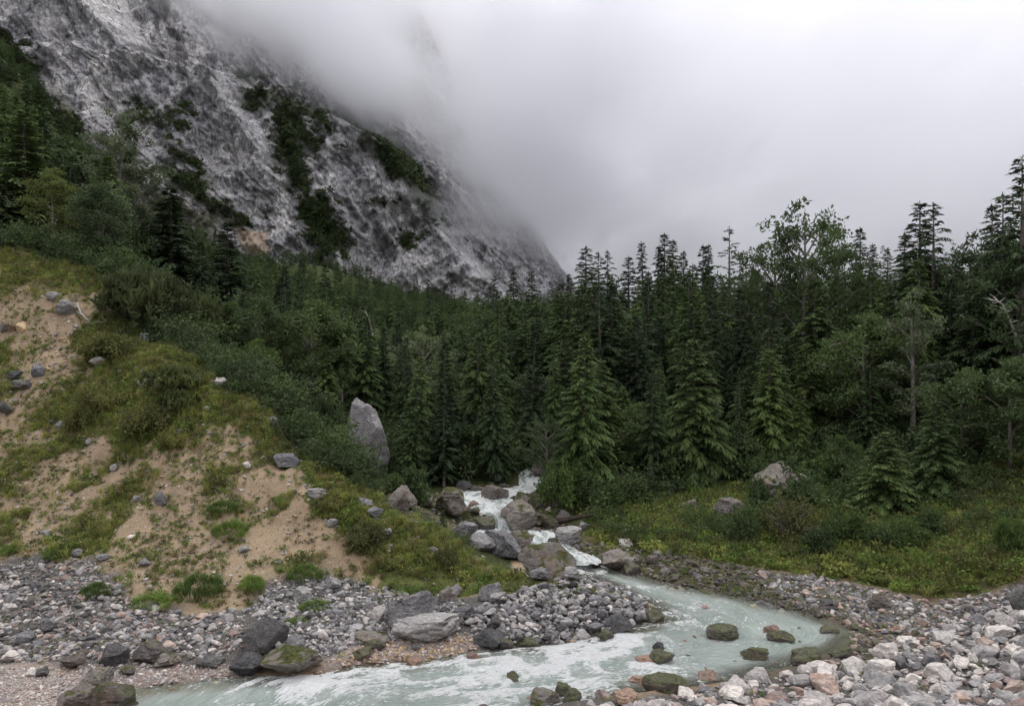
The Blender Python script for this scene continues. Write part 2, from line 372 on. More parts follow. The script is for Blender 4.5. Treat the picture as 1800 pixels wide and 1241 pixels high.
RAP = [(Wxy(560, 1200), 1.6, .8), (Wxy(830, 1190), 2.0, .9), (Wxy(1000, 1150), 1.9, 1.0), (Wxy(1080, 1130), 1.5, 1.0), (Wxy(930, 1175), 1.8, .9), (Wxy(1120, 1170), 1.3, .8),
       (Wxy(1180, 1085), 1.8, .5), (Wxy(1120, 1045), 1.5, .45), (Wxy(480, 1205), 1.4, .7), (Wxy(1000, 1190), 1.6, .7), (Wxy(1250, 1100), 1.4, .4), (Wxy(700, 1185), 1.6, .6), (Wxy(1010,985), 1.2, .8)]
wx = np.arange(-17, 10.5, .075); wy = np.arange(1.5, 31.6, .075)
WXg, WYg = np.meshgrid(wx, wy)
sdw = poly_sd(POOL, WXg, WYg); sdr, _ = ribbon_sd(WXg, WYg)
keep = (sdw > -.55)
foam = np.zeros(WXg.shape)
for (cx, cy), r_, st in RAP: foam = np.maximum(foam, st * np.exp(-((WXg - cx) ** 2 + (WYg - cy) ** 2) / r_ ** 2))
foam = foam * .68 + .24 + .25 * (sdr > -.6)
al, ac = flow_coords(WXg, WYg, CLINE)
crest = fbm(al * 1.1 + .5 * fbm(WXg * .8, WYg * .8, 0, 2, 47), ac * 2.2, 0, 5, 42, .55, ridge=True)
wave = .05 * fbm(al * .9, ac * 2.4, 0, 4, 41) + foam * .15 * crest + .012 * fbm(WXg * 4, WYg * 4, 0, 2, 43)
foam = np.clip(foam * .62 + .55 * foam * sstep(-.05, .55, crest) + .02 * crest, 0, 1)
dep = np.clip((ZW(WYg) - height(WXg, WYg)) * 1.7, 0, 1)
WZg = ZW(WYg) + wave * sstep(-.1, .5, sdw)
fc = grid_faces(*WXg.shape); kf = keep.ravel()
fc = fc[kf[fc].all(1)]
used = np.unique(fc); remap = np.full(WXg.size, -1); remap[used] = np.arange(len(used)); fc = remap[fc]
MW = water_material()
water = link_mesh('stream_water', np.stack([WXg, WYg, WZg], -1).reshape(-1, 3)[used], fc, MW, smooth=True)
attr(water, 'foam', foam.ravel()[used]); attr(water, 'depth', dep.ravel()[used])
attr(water, 'flow', np.stack([al, ac, 0 * al], -1).reshape(-1, 3)[used], 'FLOAT_VECTOR')
tag(water, kind='structure')
# cascade: one sheet that falls in steps between the boulders
wx = np.arange(-5, 5, .06); wy = np.arange(28.4, 41.5, .06)
WXg, WYg = np.meshgrid(wx, wy); sdr, lv = ribbon_sd(WXg, WYg)
keep = sdr > -.2
cl2 = [(p[0][0], p[0][1]) for p in CASC]
al, ac = flow_coords(WXg, WYg, cl2)
st = lv + .12 + .10 * fbm(al * .8, ac * .5, 0, 3, 45) + .09 * fbm(al * 2.0, ac * 4.5, 0, 4, 46, ridge=True) - .06 * sstep(.1, -.2, sdr)
fc = grid_faces(*WXg.shape); kf = keep.ravel(); fc = fc[kf[fc].all(1)]
used = np.unique(fc); remap = np.full(WXg.size, -1); remap[used] = np.arange(len(used)); fc = remap[fc]
casc = link_mesh('cascade_water', np.stack([WXg, WYg, st], -1).reshape(-1, 3)[used], fc, MW, smooth=True)
attr(casc, 'foam', np.clip(.68 + .50 * fbm(al * 1.6, ac * 5, 0, 4, 48), 0, 1).ravel()[used]); attr(casc, 'depth', np.full(len(used), .9))
attr(casc, 'flow', np.stack([al, ac, 0 * al], -1).reshape(-1, 3)[used], 'FLOAT_VECTOR')
tag(casc, kind='structure')

# ------------------------------------------------------------------ mountain face (a curved rock wall in x and z, with its depth in y)
ZE = [(-60, 60), (20, 36), (48, 33), (61, 25), (84, 12), (114, -9), (145, -33), (182, -37), (222, -55), (280, -80), (360, -120)]
ZC = [(-60, 40), (20, 8), (46, -14), (80, -40), (109, -58), (132, -87), (150, -139), (170, -200), (360, -400)]
_z, _x = zip(*ZE); XE = lambda z: np.interp(z, _z, _x)
_z2, _x2 = zip(*ZC); XC = lambda z: np.interp(z, _z2, _x2)
def mount_y(X, Z, detail=True):
    e_ = 5 * fbm(X * .02, Z * .035, 0, 4, 51)
    d = X - (XE(Z) + e_); y = 395 + .36 * (Z - 50) + .12 * (X + 100)
    y = y + 42 * sstep(-4, 9, X - XC(Z) - 6 * fbm(X * .03, Z * .05, 0, 3, 52))
    a = (X * .80 + Z * .60); b = (-X * .60 + Z * .80)       # strata fall to the lower right
    y = y - 17 * fbm(X * .013, Z * .009, 0, 3, 53) - 11 * fbm(a * .042, b * .022, 0, 4, 54, ridge=True) - 6 * fbm(X * .07 + Z * .02, Z * .028, 0, 3, 60, ridge=True)
    if detail:
        w = 3 * fbm(X * .04, Z * .04, 0, 3, 55)
        y = y - 4.2 * fbm(a * .16 + w * .35, b * .045 + w * .2, 0, 5, 56, ridge=True) - 3.2 * fbm(a * .5 + w, b * .22, 0, 4, 57, g=.62, ridge=True)
        y = y - 2.0 * (np.floor(b * .09 + w * .5 + 1.2 * fbm(X * .05, Z * .05, 0, 3, 58)) * 0 + sstep(.1, .5, vn(b * .16 + w * .3, a * .015, 0, 59)))
    return y + 9.0 * np.maximum(d, 0) + .25 * np.maximum(d, 0) ** 1.5
def mhit(u, v):
    u = np.asarray(u, float); v = np.asarray(v, float); y = np.full(u.shape, 380.0)
    for _ in range(40):
        x = (u - 900) / F * y; z = CH - (v - 620.5) / F * y
        y = .6 * y + .4 * np.minimum(mount_y(x, z), 620)
    return np.stack([(u - 900) / F * y, y, CH - (v - 620.5) / F * y], -1)
def mpoly(pts):
    q = mhit(np.array([p[0] for p in pts]), np.array([p[1] for p in pts])); return [(a, c) for a, b, c in q]
VEG = [[(415,175),(450,172),(500,185),(535,230),(565,270),(560,285),(530,245),(480,205),(420,190)],
 [(478,205),(520,225),(545,262),(552,335),(535,345),(500,325),(488,280)],
 [(588,185),(645,200),(700,245),(740,295),(765,345),(772,385),(745,372),(715,325),(662,292),(630,240),(598,212)],
 [(525,350),(575,348),(602,400),(612,440),(570,445),(545,420),(515,380)],
 [(280,300),(320,308),(350,300),(385,352),(430,385),(478,402),(465,412),(405,395),(350,362),(300,328)],
 [(318,268),(345,275),(378,325),(385,345),(350,330)],[(655,352),(708,350),(710,364),(660,366)],[(695,432),(715,415),(742,418),(735,435),(705,442)],
 [(715,388),(735,386),(732,398),(716,400)],[(262,235),(285,238),(316,270),(310,285),(285,260)],
 [(-60,20),(0,45),(45,100),(75,165),(140,215),(165,235),(215,300),(225,340),(220,460),(-60,460)],
 [(735,340),(760,372),(770,400),(750,395)]]
VEGP = [mpoly(p) for p in VEG]
LEDGE = [mpoly(p) for p in [[(395,120),(440,130),(600,200),(640,260),(560,240),(430,180)],[(520,330),(600,380),(640,460),(560,440)],[(200,180),(330,190),(300,240),(200,230)]]]
SCREE_M = [mpoly(p) for p in [[(85,130),(150,215),(240,310),(300,345),(350,375),(400,405),(445,470),(330,480),(230,420),(220,330),(150,245),(90,175)]]]
SAND_M = mpoly([(408,392),(440,402),(476,408),(473,430),(470,448),(438,452),(425,440),(415,420)])
nx_, nz_ = 660, 470
tx = np.linspace(0, 1, nx_); MX = -345 + 405 * tx; MZ = np.concatenate([np.linspace(-10, 200, 370), np.linspace(201, 340, nz_ - 370)])
MXg, MZg = np.meshgrid(MX, MZ); MYg = mount_y(MXg, MZg)
def mountain_material():
    s = N('limestone_face'); p = s.pos()
    q = s.mapping(p, rot=(0, R(-37), 0), scale=(.34, .2, .16)); q2 = s.mapping(p, rot=(0, R(-30), 0), scale=(.9, .5, .48))
    n0 = s.noise(s.mapping(p, scale=(1, .4, 1)), .022, 4, .5); n1 = s.noise(q, .55, 10, .72, .25); n2 = s.noise(q2, 1.0, 10, .75, .15)
    n3 = s.noise(p, .06, 6, .6); n4 = s.noise(p, .9, 5, .7)
    c = s.mix(s.rng(n2, .42, .56), (.50, .495, .49), (.74, .73, .72))
    c = s.mix(s.rng(n1, .455, .40, 0, .8), c, (.17, .168, .17)); nf = s.noise(s.mapping(p, rot=(0, R(-25), 0), scale=(1, .7, .62)), .75, 10, .8, .2); c = s.mix(s.rng(nf, .51, .57, 0, .6), c, (.72, .71, .70)); c = s.mix(s.rng(nf, .46, .42, 0, .55), c, (.17, .17, .175))
    vcl = s.new('SeparateColor'); s.put(vcl.inputs[0], s.voro(s.mapping(p, rot=(0, R(-37), 0), scale=(.30, .1, .085)), 1.0, out=1)); c = s.mix(1.0, c, s.mix(vcl.outputs[0], (.74, .74, .75), (1.28, 1.27, 1.25)), 'MULTIPLY')
    vcl2 = s.new('SeparateColor'); s.put(vcl2.inputs[0], s.voro(s.mapping(p, rot=(0, R(-50), 0), scale=(.09, .04, .03)), 1.0, out=1)); c = s.mix(1.0, c, s.mix(vcl2.outputs[0], (.78, .78, .80), (1.2, 1.19, 1.17)), 'MULTIPLY')
    c = s.mix(s.math('MULTIPLY', s.rng(n0, .54, .66), .35), c, (.2, .2, .205))
    c = s.mix(s.math('MULTIPLY', s.rng(n3, .60, .72), .35), c, (.30, .19, .13))
    at = s.attr('dark'); c = s.mix(at, c, (.055, .056, .06))
    q3 = s.mapping(p, rot=(0, R(-33), 0), scale=(.22, .10, .07)); ve = s.voro(s.new('VectorMath', operation='ADD').outputs[0] if False else q3, 1.0, 'DISTANCE_TO_EDGE'); ve2 = s.voro(q2, .45, 'DISTANCE_TO_EDGE')
    c = s.mix(s.math('MULTIPLY', s.rng(ve, .05, .0), .6), c, (.09, .09, .095)); c = s.mix(s.math('MULTIPLY', s.rng(ve2, .06, .0), .5), c, (.10, .10, .105))
    g = s.rng(s.math('ADD', s.attr('green'), s.math('MULTIPLY', s.math('SUBTRACT', n2, .5), 1.4)), .45, .85)
    c = s.mix(g, c, s.mix(n4, (.045, .062, .026), (.09, .10, .05)))
    c = s.mix(s.math('MULTIPLY', s.attr('veg'), .7), c, (.05, .062, .032))
    sc = s.mix(s.rng(n4, .35, .65), (.44, .42, .40), (.26, .25, .22)); sc = s.mix(s.rng(n3, .5, .62), sc, (.12, .13, .07))
    c = s.mix(s.attr('scree'), c, sc); c = s.mix(s.attr('sand'), c, s.mix(s.rng(n2, .4, .7), (.60, .48, .37), (.48, .38, .29)))
    h = s.math('ADD', s.math('MULTIPLY', n1, 1.2), n2)
    return s.fin(s.bsdf(c, .95, s.bump(h, .9, 1.6), .1))
mount = link_mesh('mountain', np.stack([MXg, MYg, MZg], -1).reshape(-1, 3), grid_faces(nz_, nx_), mountain_material(), smooth=False)
tag(mount, kind='structure')
mn = 14 * fbm(MXg * .08, MZg * .08, 0, 5, 61, .6)
am = lambda polys, w=3.0: np.maximum.reduce([sstep(-w, w, poly_sd(p, MXg, MZg) + mn * .6) for p in polys])
attr(mount, 'veg', am(VEGP)); attr(mount, 'scree', am(SCREE_M)); attr(mount, 'sand', sstep(-1, 1, poly_sd(SAND_M, MXg, MZg) + mn * .25))
gs = np.maximum(am(LEDGE, 10) * .8, sstep(-14, 4, np.maximum.reduce([poly_sd(p, MXg, MZg) for p in VEGP])) * .5)
attr(mount, 'green', gs)
_a = (MXg * .80 + MZg * .60); _b = (-MXg * .60 + MZg * .80); _w = 3 * fbm(MXg * .04, MZg * .04, 0, 3, 55)
cr = fbm(_a * .11 + _w * .4, _b * .045 + _w * .4, 0, 4, 64, ridge=True)
attr(mount, 'dark', .75 * sstep(-.12, -.45, cr))

# far slopes behind the mist on the right
FX, FZt = np.linspace(-40, 620, 240), np.linspace(0, 1, 70)
prof = np.interp(FX, [-40, 100, 169, 200, 250, 296, 340, 620], [10, 28, 66, 60, 52, 76, 84, 130])
FXg, Ft = np.meshgrid(FX, FZt); FYg = 470 + 120 * Ft + 12 * fbm(FXg * .02, Ft * 3, 0, 4, 71); FZg = -10 + (prof[None] + 12 + 9 * fbm(FXg * .04, 0 * Ft, 0, 4, 72)) * Ft
s = N('far_wooded_slope'); p = s.pos(); n = s.noise(p, .12, 6, .7)
far = link_mesh('far_hill', np.stack([FXg, FYg, FZg], -1).reshape(-1, 3), grid_faces(70, 240), s.fin(s.bsdf(s.mix(s.rng(n, .4, .6), (.02, .032, .02), (.05, .06, .04)), 1, s.bump(n, 1, 4), .05)), smooth=True)
tag(far, kind='structure')

# ------------------------------------------------------------------ low cloud hanging before the face (a volume)
def cloud():
    bm_v = [(x, y, z) for x in (-330, 560) for y in (318, 500) for z in (14, 232)]
    f = [(0, 1, 3, 2), (4, 6, 7, 5), (0, 4, 5, 1), (2, 3, 7, 6), (0, 2, 6, 4), (1, 5, 7, 3)]
    s = N('cloud_vapour'); p = s.pos(); sx = s.new('SeparateXYZ'); s.put(sx.inputs[0], p)
    X, Y, Z = sx.outputs
    k = s.math('DIVIDE', 380.0, Y)
    n = s.noise(s.mapping(p, rot=(0, R(30), 0), scale=(.6, .13, 1.1)), .021, 6, .62, .5); n2 = s.noise(s.mapping(p, rot=(0, R(40), 0), scale=(.5, .10, 1.2)), .045, 6, .62, .8)
    # height above the sloping underside of the cloud
    q = s.math('ADD', s.math('SUBTRACT', Z, 49.0), s.math('MULTIPLY', s.math('SUBTRACT', X, 33.0), .72))
    q = s.math('ADD', q, s.math('MULTIPLY', s.math('SUBTRACT', n, .5), 150.0))
    d1 = s.math('MULTIPLY', s.rng(q, -12.0, 34.0), s.rng(X, 10.0, 130.0, 1.0, .5))
    hx = s.math('POWER', s.math('DIVIDE', s.math('ADD', X, 40.0), 20.0), 2.0); hz = s.math('POWER', s.math('DIVIDE', s.math('SUBTRACT', Z, 172.0), 48.0), 2.0)
    hole = s.math('EXPONENT', s.math('MULTIPLY', s.math('ADD', hx, hz), -1.0))
    d1 = s.math('MULTIPLY', d1, s.math('SUBTRACT', 1.0, s.math('MULTIPLY', hole, .93)))
    lo = s.rng(s.math('ADD', Z, s.math('MULTIPLY', s.math('SUBTRACT', n, .5), 40.0)), 22.0, 60.0)
    d1 = s.math('MULTIPLY', d1, s.rng(n2, .36, .60, .12, 1.45))
    dens = s.math('MULTIPLY', s.math('MULTIPLY', d1, lo), .045)
    v = s.new('VolumePrincipled'); s.put(v.inputs['Color'], (.985, .988, 1.0)); s.put(v.inputs['Density'], dens); s.put(v.inputs['Anisotropy'], 0.8)
    s.t.links.new(v.outputs[0], s.out.inputs[1])
    o = link_mesh('low_cloud', bm_v, f, s.m); tag(o, kind='stuff')
    return o
cloud()
# ------------------------------------------------------------------ instancing helper for what nobody could count
def proto_coll(name, objs):
    c = bpy.data.collections.new(name)
    for i, o in enumerate(objs):
        o.name = '%s_%02d' % (o.name.split('.')[0], i); c.objects.link(o)
    return c
def scatter(name, pts, rot, scl, coll, nproto, kind='stuff', pick=None):
    n = len(pts)
    me = bpy.data.meshes.new(name); me.vertices.add(n); me.vertices.foreach_set('co', np.asarray(pts, np.float32).ravel())
    o = bpy.data.objects.new(name, me); COL.objects.link(o)
    attr(o, 'rot', rot, 'FLOAT_VECTOR'); attr(o, 'scl', scl, 'FLOAT_VECTOR')
    a = me.attributes.new('pick', 'INT', 'POINT'); a.data.foreach_set('value', (pick if pick is not None else rng.integers(0, nproto, n)).astype(np.int32))
    g = bpy.data.node_groups.new(name + '_points', 'GeometryNodeTree')
    g.interface.new_socket('Geometry', in_out='INPUT', socket_type='NodeSocketGeometry')
    g.interface.new_socket('Geometry', in_out='OUTPUT', socket_type='NodeSocketGeometry')
    gi = g.nodes.new('NodeGroupInput'); go = g.nodes.new('NodeGroupOutput')
    ci = g.nodes.new('GeometryNodeCollectionInfo'); ci.inputs[0].default_value = coll; ci.inputs['Separate Children'].default_value = True; ci.inputs['Reset Children'].default_value = True
    ip = g.nodes.new('GeometryNodeInstanceOnPoints'); ip.inputs['Pick Instance'].default_value = True
    def na(nm, t):
        x = g.nodes.new('GeometryNodeInputNamedAttribute'); x.data_type = t; x.inputs[0].default_value = nm; return x.outputs[0]
    g.links.new(gi.outputs[0], ip.inputs['Points']); g.links.new(ci.outputs[0], ip.inputs['Instance'])
    g.links.new(na('pick', 'INT'), ip.inputs['Instance Index']); g.links.new(na('rot', 'FLOAT_VECTOR'), ip.inputs['Rotation']); g.links.new(na('scl', 'FLOAT_VECTOR'), ip.inputs['Scale'])
    g.links.new(ip.outputs[0], go.inputs[0])
    m = o.modifiers.new('points', 'NODES'); m.node_group = g
    o['kind'] = kind
    return o

# ------------------------------------------------------------------ rock shapes and materials
import bmesh
_ico = {}
def ico(sub):
    if sub not in _ico:
        b = bmesh.new(); bmesh.ops.create_icosphere(b, subdivisions=sub, radius=1.0)
        _ico[sub] = (np.array([v.co[:] for v in b.verts]), [tuple(v.index for v in f.verts) for f in b.faces]); b.free()
    v, f = _ico[sub]; return v.copy(), f
def rock_shape(seed, sub=3, cuts=14, dims=(1, 1, .7), rough=.05, depth=.62, round_=.0):
    r = np.random.default_rng(seed); v, f = ico(sub)
    for _ in range(cuts):
        n = r.normal(size=3); n /= np.linalg.norm(n); d = r.uniform(depth, depth + .27)
        k = v @ n - d; v = v - np.maximum(k, 0)[:, None] * n * (1 - round_)
    v = v * (1 + .16 * vn(v[:, 0] * 1.2 + seed, v[:, 1] * 1.2, v[:, 2] * 1.2, seed)[:, None])
    if sub >= 3:
        nn = v / np.linalg.norm(v, axis=1)[:, None]
        v = v + nn * (rough * fbm(v[:, 0] * 3 + seed, v[:, 1] * 3, v[:, 2] * 3, 4, seed + 5, .6))[:, None]
        v = v - nn * (rough * .8 * sstep(.35, .9, fbm(v[:, 0] * 1.6, v[:, 1] * 1.6 + seed, v[:, 2] * 4, 3, seed + 9, ridge=True)))[:, None]
    v = v * np.asarray(dims)
    return v, f
def rock_mat(name, a, b, moss=0.0, wet=.0, stain=0.0, veins=.3):
    s = N(name); ob = s.obj(); rd = s.rand()
    sh = s.new('VectorMath', operation='ADD'); s.put(sh.inputs[0], s.pos())
    cx = s.new('CombineXYZ'); s.put(cx.inputs[0], s.math('MULTIPLY', rd, 37.0)); s.put(cx.inputs[2], s.math('MULTIPLY', rd, 11.0)); s.put(sh.inputs[1], cx.outputs[0])
    p = sh.outputs[0]
    n1 = s.noise(p, 2.2, 7, .62, .3); n2 = s.noise(p, 11.0, 6, .68); n3 = s.noise(s.mapping(p, rot=(.5, .3, 0), scale=(1, 1, 4)), 3.0, 6, .7, .5)
    c = s.mix(s.rng(n1, .3, .7), a, b)
    c = s.mix(s.math('MULTIPLY', s.rng(n3, .56, .68), veins), c, (.56, .545, .53))
    c = s.mix(s.rng(n2, .62, .42, 0, .5), c, tuple(x * .42 for x in a))
    w = s.new('TexWhiteNoise', noise_dimensions='1D'); s.put(w.inputs['W'], s.math('MULTIPLY', rd, 91.0))
    c = s.mix(1.0, c, s.mix(w.outputs[0], (.62, .62, .64), (1.32, 1.28, 1.22)), 'MULTIPLY')
    if stain: c = s.mix(s.math('MULTIPLY', s.rng(s.noise(p, 1.4, 5, .6), .46, .62), stain), c, (.28, .14, .08))
    rough = .85
    if moss:
        up = s.upz()
        mk = s.rng(s.math('ADD', s.math('MULTIPLY', up, .30), s.math('ADD', n1, s.math('MULTIPLY', n2, .25))), 1.02 - .48 * moss, 1.16 - .48 * moss)
        mc = s.mix(s.rng(n2, .35, .65), (.022, .026, .007), (.075, .082, .018))
        c = s.mix(mk, c, mc)
    h = s.math('ADD', n2, s.math('ADD', s.math('MULTIPLY', n1, 1.5), n3))
    return s.fin(s.bsdf(c, .85 if not wet else .38, s.bump(h, .75, .07), .25 if not wet else .5))
RM = {
 'grey': rock_mat('grey_limestone', (.205, .205, .21), (.36, .355, .355)),
 'dark': rock_mat('dark_damp_limestone', (.09, .09, .092), (.17, .167, .165), moss=.12, veins=.12),
 'pale': rock_mat('pale_limestone', (.47, .445, .43), (.62, .59, .565), veins=.4),
 'white': rock_mat('white_limestone', (.58, .55, .52), (.66, .64, .61), veins=.1),
 'pink': rock_mat('pinkish_limestone', (.36, .29, .26), (.50, .41, .36), stain=.3),
 'brown': rock_mat('brown_weathered_rock', (.155, .142, .13), (.27, .25, .235), moss=.3, stain=.12),
 'rust': rock_mat('rust_stained_wet_rock', (.20, .12, .085), (.36, .26, .19), wet=1, stain=.6, moss=.1),
 'mossy': rock_mat('wet_rock_under_moss', (.10, .09, .08), (.19, .17, .15), moss=.72, wet=1, stain=.2),
 'halfmoss': rock_mat('rock_half_covered_in_moss', (.15, .14, .13), (.28, .26, .24), moss=.5, stain=.15),
 'ochre': rock_mat('ochre_rock', (.50, .37, .22), (.60, .48, .32), veins=.1),
}
# shared stone shapes, three degrees of detail
STN = [rock_shape(100 + i, 3, 13, (1, .6 + .4 * random.random(), .45 + .35 * random.random()), .07, .5) for i in range(14)]
STL = [rock_shape(200 + i, 2, 12, (1, .6 + .4 * random.random(), .45 + .35 * random.random()), .0, .55) for i in range(10)]
STX = [rock_shape(300 + i, 1, 6, (1, .6 + .4 * random.random(), .5 + .3 * random.random()), .0, .6) for i in range(8)]
SM_HI = {}; SM_LO = {}
def stone_mesh(i):
    if i not in SM_HI:
        v, f = STN[i]; me = bpy.data.meshes.new('stone_shape'); me.from_pydata([tuple(x) for x in v], [], f); me.materials.append(RM['grey']); SM_HI[i] = me
    return SM_HI[i]
STONE_C = {}
def stone_coll(kind, tiny=False):
    key = (kind, tiny)
    if key not in STONE_C:
        src = STX if tiny else STL
        STONE_C[key] = (proto_coll('stones_' + kind + ('_small' if tiny else ''), [link_mesh('small_stone_' + kind, v, f, RM[kind], parent=False) for v, f in src]), len(src))
    return STONE_C[key]
BOULDERS = []     # (x, y, radius) of what is already there
def boulder(name, label, u, v, w, h, mat, seed, cat='boulder', depth=None, dims=None, group=None, sub=4, rz=None, tilt=(0, 0), sink=.18, cuts=16, rough=.10, dp=.52, shape=None):
    """a boulder whose foot is seen at (u, v), w by h photo pixels"""
    if depth: x, y = (u - 900) / F * depth, depth; z = float(H(x, y))
    else: x, y, z = hit1(u, v)
    px = y / F; rw = w * px / 2; rh = h * px / 2
    wet_ = False
    if not depth:
        wx_, wy_ = Wxy(u, v)
        if poly_sd(POOL, np.array([wx_]), np.array([wy_]))[0] > -.1: x, y, z = wx_, wy_, float(ZW(wy_)) - .02; wet_ = True; sink = .35
    vv, f = rock_shape(seed, sub, cuts, (1, 1, 1), rough, dp)
    if shape: vv = shape(vv)
    a = rz if rz is not None else (seed * 1.7) % 6.28
    # turn first, then fit width and height
    ca, sa = math.cos(a), math.sin(a); X = vv[:, 0] * ca - vv[:, 1] * sa; Yv = vv[:, 0] * sa + vv[:, 1] * ca
    vv = np.stack([X / np.ptp(X) * 2, Yv / np.ptp(Yv) * 2, vv[:, 2] / np.ptp(vv[:, 2]) * 2], -1); vv -= (vv.max(0) + vv.min(0)) / 2
    hh = rh * (1 + sink)
    vv = vv * (rw, rw * .85, hh); vv[:, 2] += hh - 2 * rh * sink
    o = link_mesh(name, vv, f, RM[mat]); o.location = (x, y, z - .02); o.rotation_euler = (tilt[0], tilt[1], 0)
    tag(o, label, cat, group); BOULDERS.append((x, y, rw))
    return o

# ------------------------------------------------------------------ plants: shapes
def quads_mesh(name, Q, mat, parent=None):
    Q = np.asarray(Q, np.float32); n = len(Q); return link_mesh(name, Q.reshape(-1, 3), np.arange(n * 4).reshape(n, 4), mat, parent)
def tube(path, radii, k=6):
    """tapered tube along a path"""
    path = np.asarray(path, float); V = []; Fc = []
    for i, (p, r) in enumerate(zip(path, radii)):
        d = path[min(i + 1, len(path) - 1)] - path[max(i - 1, 0)]; d /= np.linalg.norm(d) + 1e-9
        a = np.cross(d, (0, 0, 1.0)) if abs(d[2]) < .95 else np.cross(d, (1.0, 0, 0)); a /= np.linalg.norm(a) + 1e-9; b = np.cross(d, a)
        for j in range(k):
            t = 2 * math.pi * j / k; V.append(p + r * (math.cos(t) * a + math.sin(t) * b))
    for i in range(len(path) - 1):
        for j in range(k): Fc.append((i * k + j, i * k + (j + 1) % k, (i + 1) * k + (j + 1) % k, (i + 1) * k + j))
    return V, Fc
def merge(parts):
    V = []; Fc = []
    for v, f in parts:
        n = len(V); V += list(v); Fc += [tuple(i + n for i in q) for q in f]
    return V, Fc
def leaf_mat(name, a, b, trans=.25, var=.35):
    s = N(name); rd = s.rand(); g = s.new('NewGeometry')
    isl = g.outputs['Random Per Island']
    c = s.mix(isl, a, b)
    n = s.noise(s.obj(), .55, 3, .5)
    c = s.mix(s.rng(n, .35, .65), c, s.mix(.5, c, tuple(min(1, x * 1.7) for x in b)))
    c = s.mix(1.0, c, s.mix(rd, (1 - var, 1 - var, 1 - var * .8), (1 + var, 1 + var * .9, 1 + var * .3)), 'MULTIPLY')
    d = s.bsdf(c, .75, None, .15); t = s.new('BsdfTranslucent'); s.put(t.inputs[0], c)
    m = s.new('MixShader'); s.put(m.inputs[0], trans); s.put(m.inputs[1], d); s.put(m.inputs[2], t.outputs[0])
    return s.fin(m.outputs[0])
def bark_mat(name, a, b):
    s = N(name); n = s.noise(s.mapping(s.obj(), scale=(1, 1, .25)), 9, 6, .7)
    return s.fin(s.bsdf(s.mix(s.rng(n, .35, .65), a, b), .9, s.bump(n, .8, .03), .1))
LM = {
 'spruce': leaf_mat('spruce_needles', (.036, .062, .024), (.066, .102, .038)),
 'spruce_dark': leaf_mat('dark_spruce_needles', (.024, .043, .022), (.046, .072, .034)),
 'spruce_light': leaf_mat('fresh_spruce_needles', (.048, .078, .028), (.080, .115, .040)),
 'pine': leaf_mat('dwarf_pine_needles', (.055, .074, .032), (.10, .12, .048)),
 'pine_dark': leaf_mat('dark_dwarf_pine_needles', (.038, .054, .028), (.068, .088, .042)),
 'willow': leaf_mat('willow_leaves', (.052, .09, .028), (.09, .135, .044), .35),
 'broad': leaf_mat('broad_leaves', (.048, .080, .032), (.088, .125, .052), .35),
 'broad_dark': leaf_mat('dark_broad_leaves', (.036, .060, .026), (.072, .105, .045), .3),
 'yellow': leaf_mat('yellow_green_leaves', (.085, .115, .030), (.15, .18, .05), .35),
 'pale': leaf_mat('pale_green_leaves', (.070, .095, .055), (.12, .15, .085), .3),
 'grass': leaf_mat('grass_blades', (.13, .165, .042), (.24, .26, .085), .4),
 'grass_dry': leaf_mat('dry_grass_blades', (.19, .165, .08), (.29, .25, .13), .35),
 'grass_dark': leaf_mat('dark_meadow_herbs', (.075, .13, .032), (.14, .205, .055), .35),
 'heath': leaf_mat('low_dark_heath', (.075, .088, .032), (.13, .135, .052), .3),
}
BM = {'bark': bark_mat('spruce_bark', (.13, .11, .095), (.26, .235, .205)), 'grey': bark_mat('grey_bark', (.15, .14, .125), (.27, .25, .225)),
      'dark': bark_mat('dark_wet_wood', (.028, .022, .018), (.065, .055, .045)), 'dead': bark_mat('bleached_dead_wood', (.30, .28, .25), (.46, .43, .39))}
UP = np.array([0, 0, 1.0])
def twig_quad(p, d, l, w, r):
    side = np.cross(d, UP); n_ = np.linalg.norm(side); side = side / n_ if n_ > 1e-6 else np.array([1.0, 0, 0])
    side = side + UP * r.uniform(-.55, .55); m = p + d * l * .5 - UP * .04 * l
    return (p, m + side * w / 2, p + d * l - UP * l * .12, m - side * w / 2)
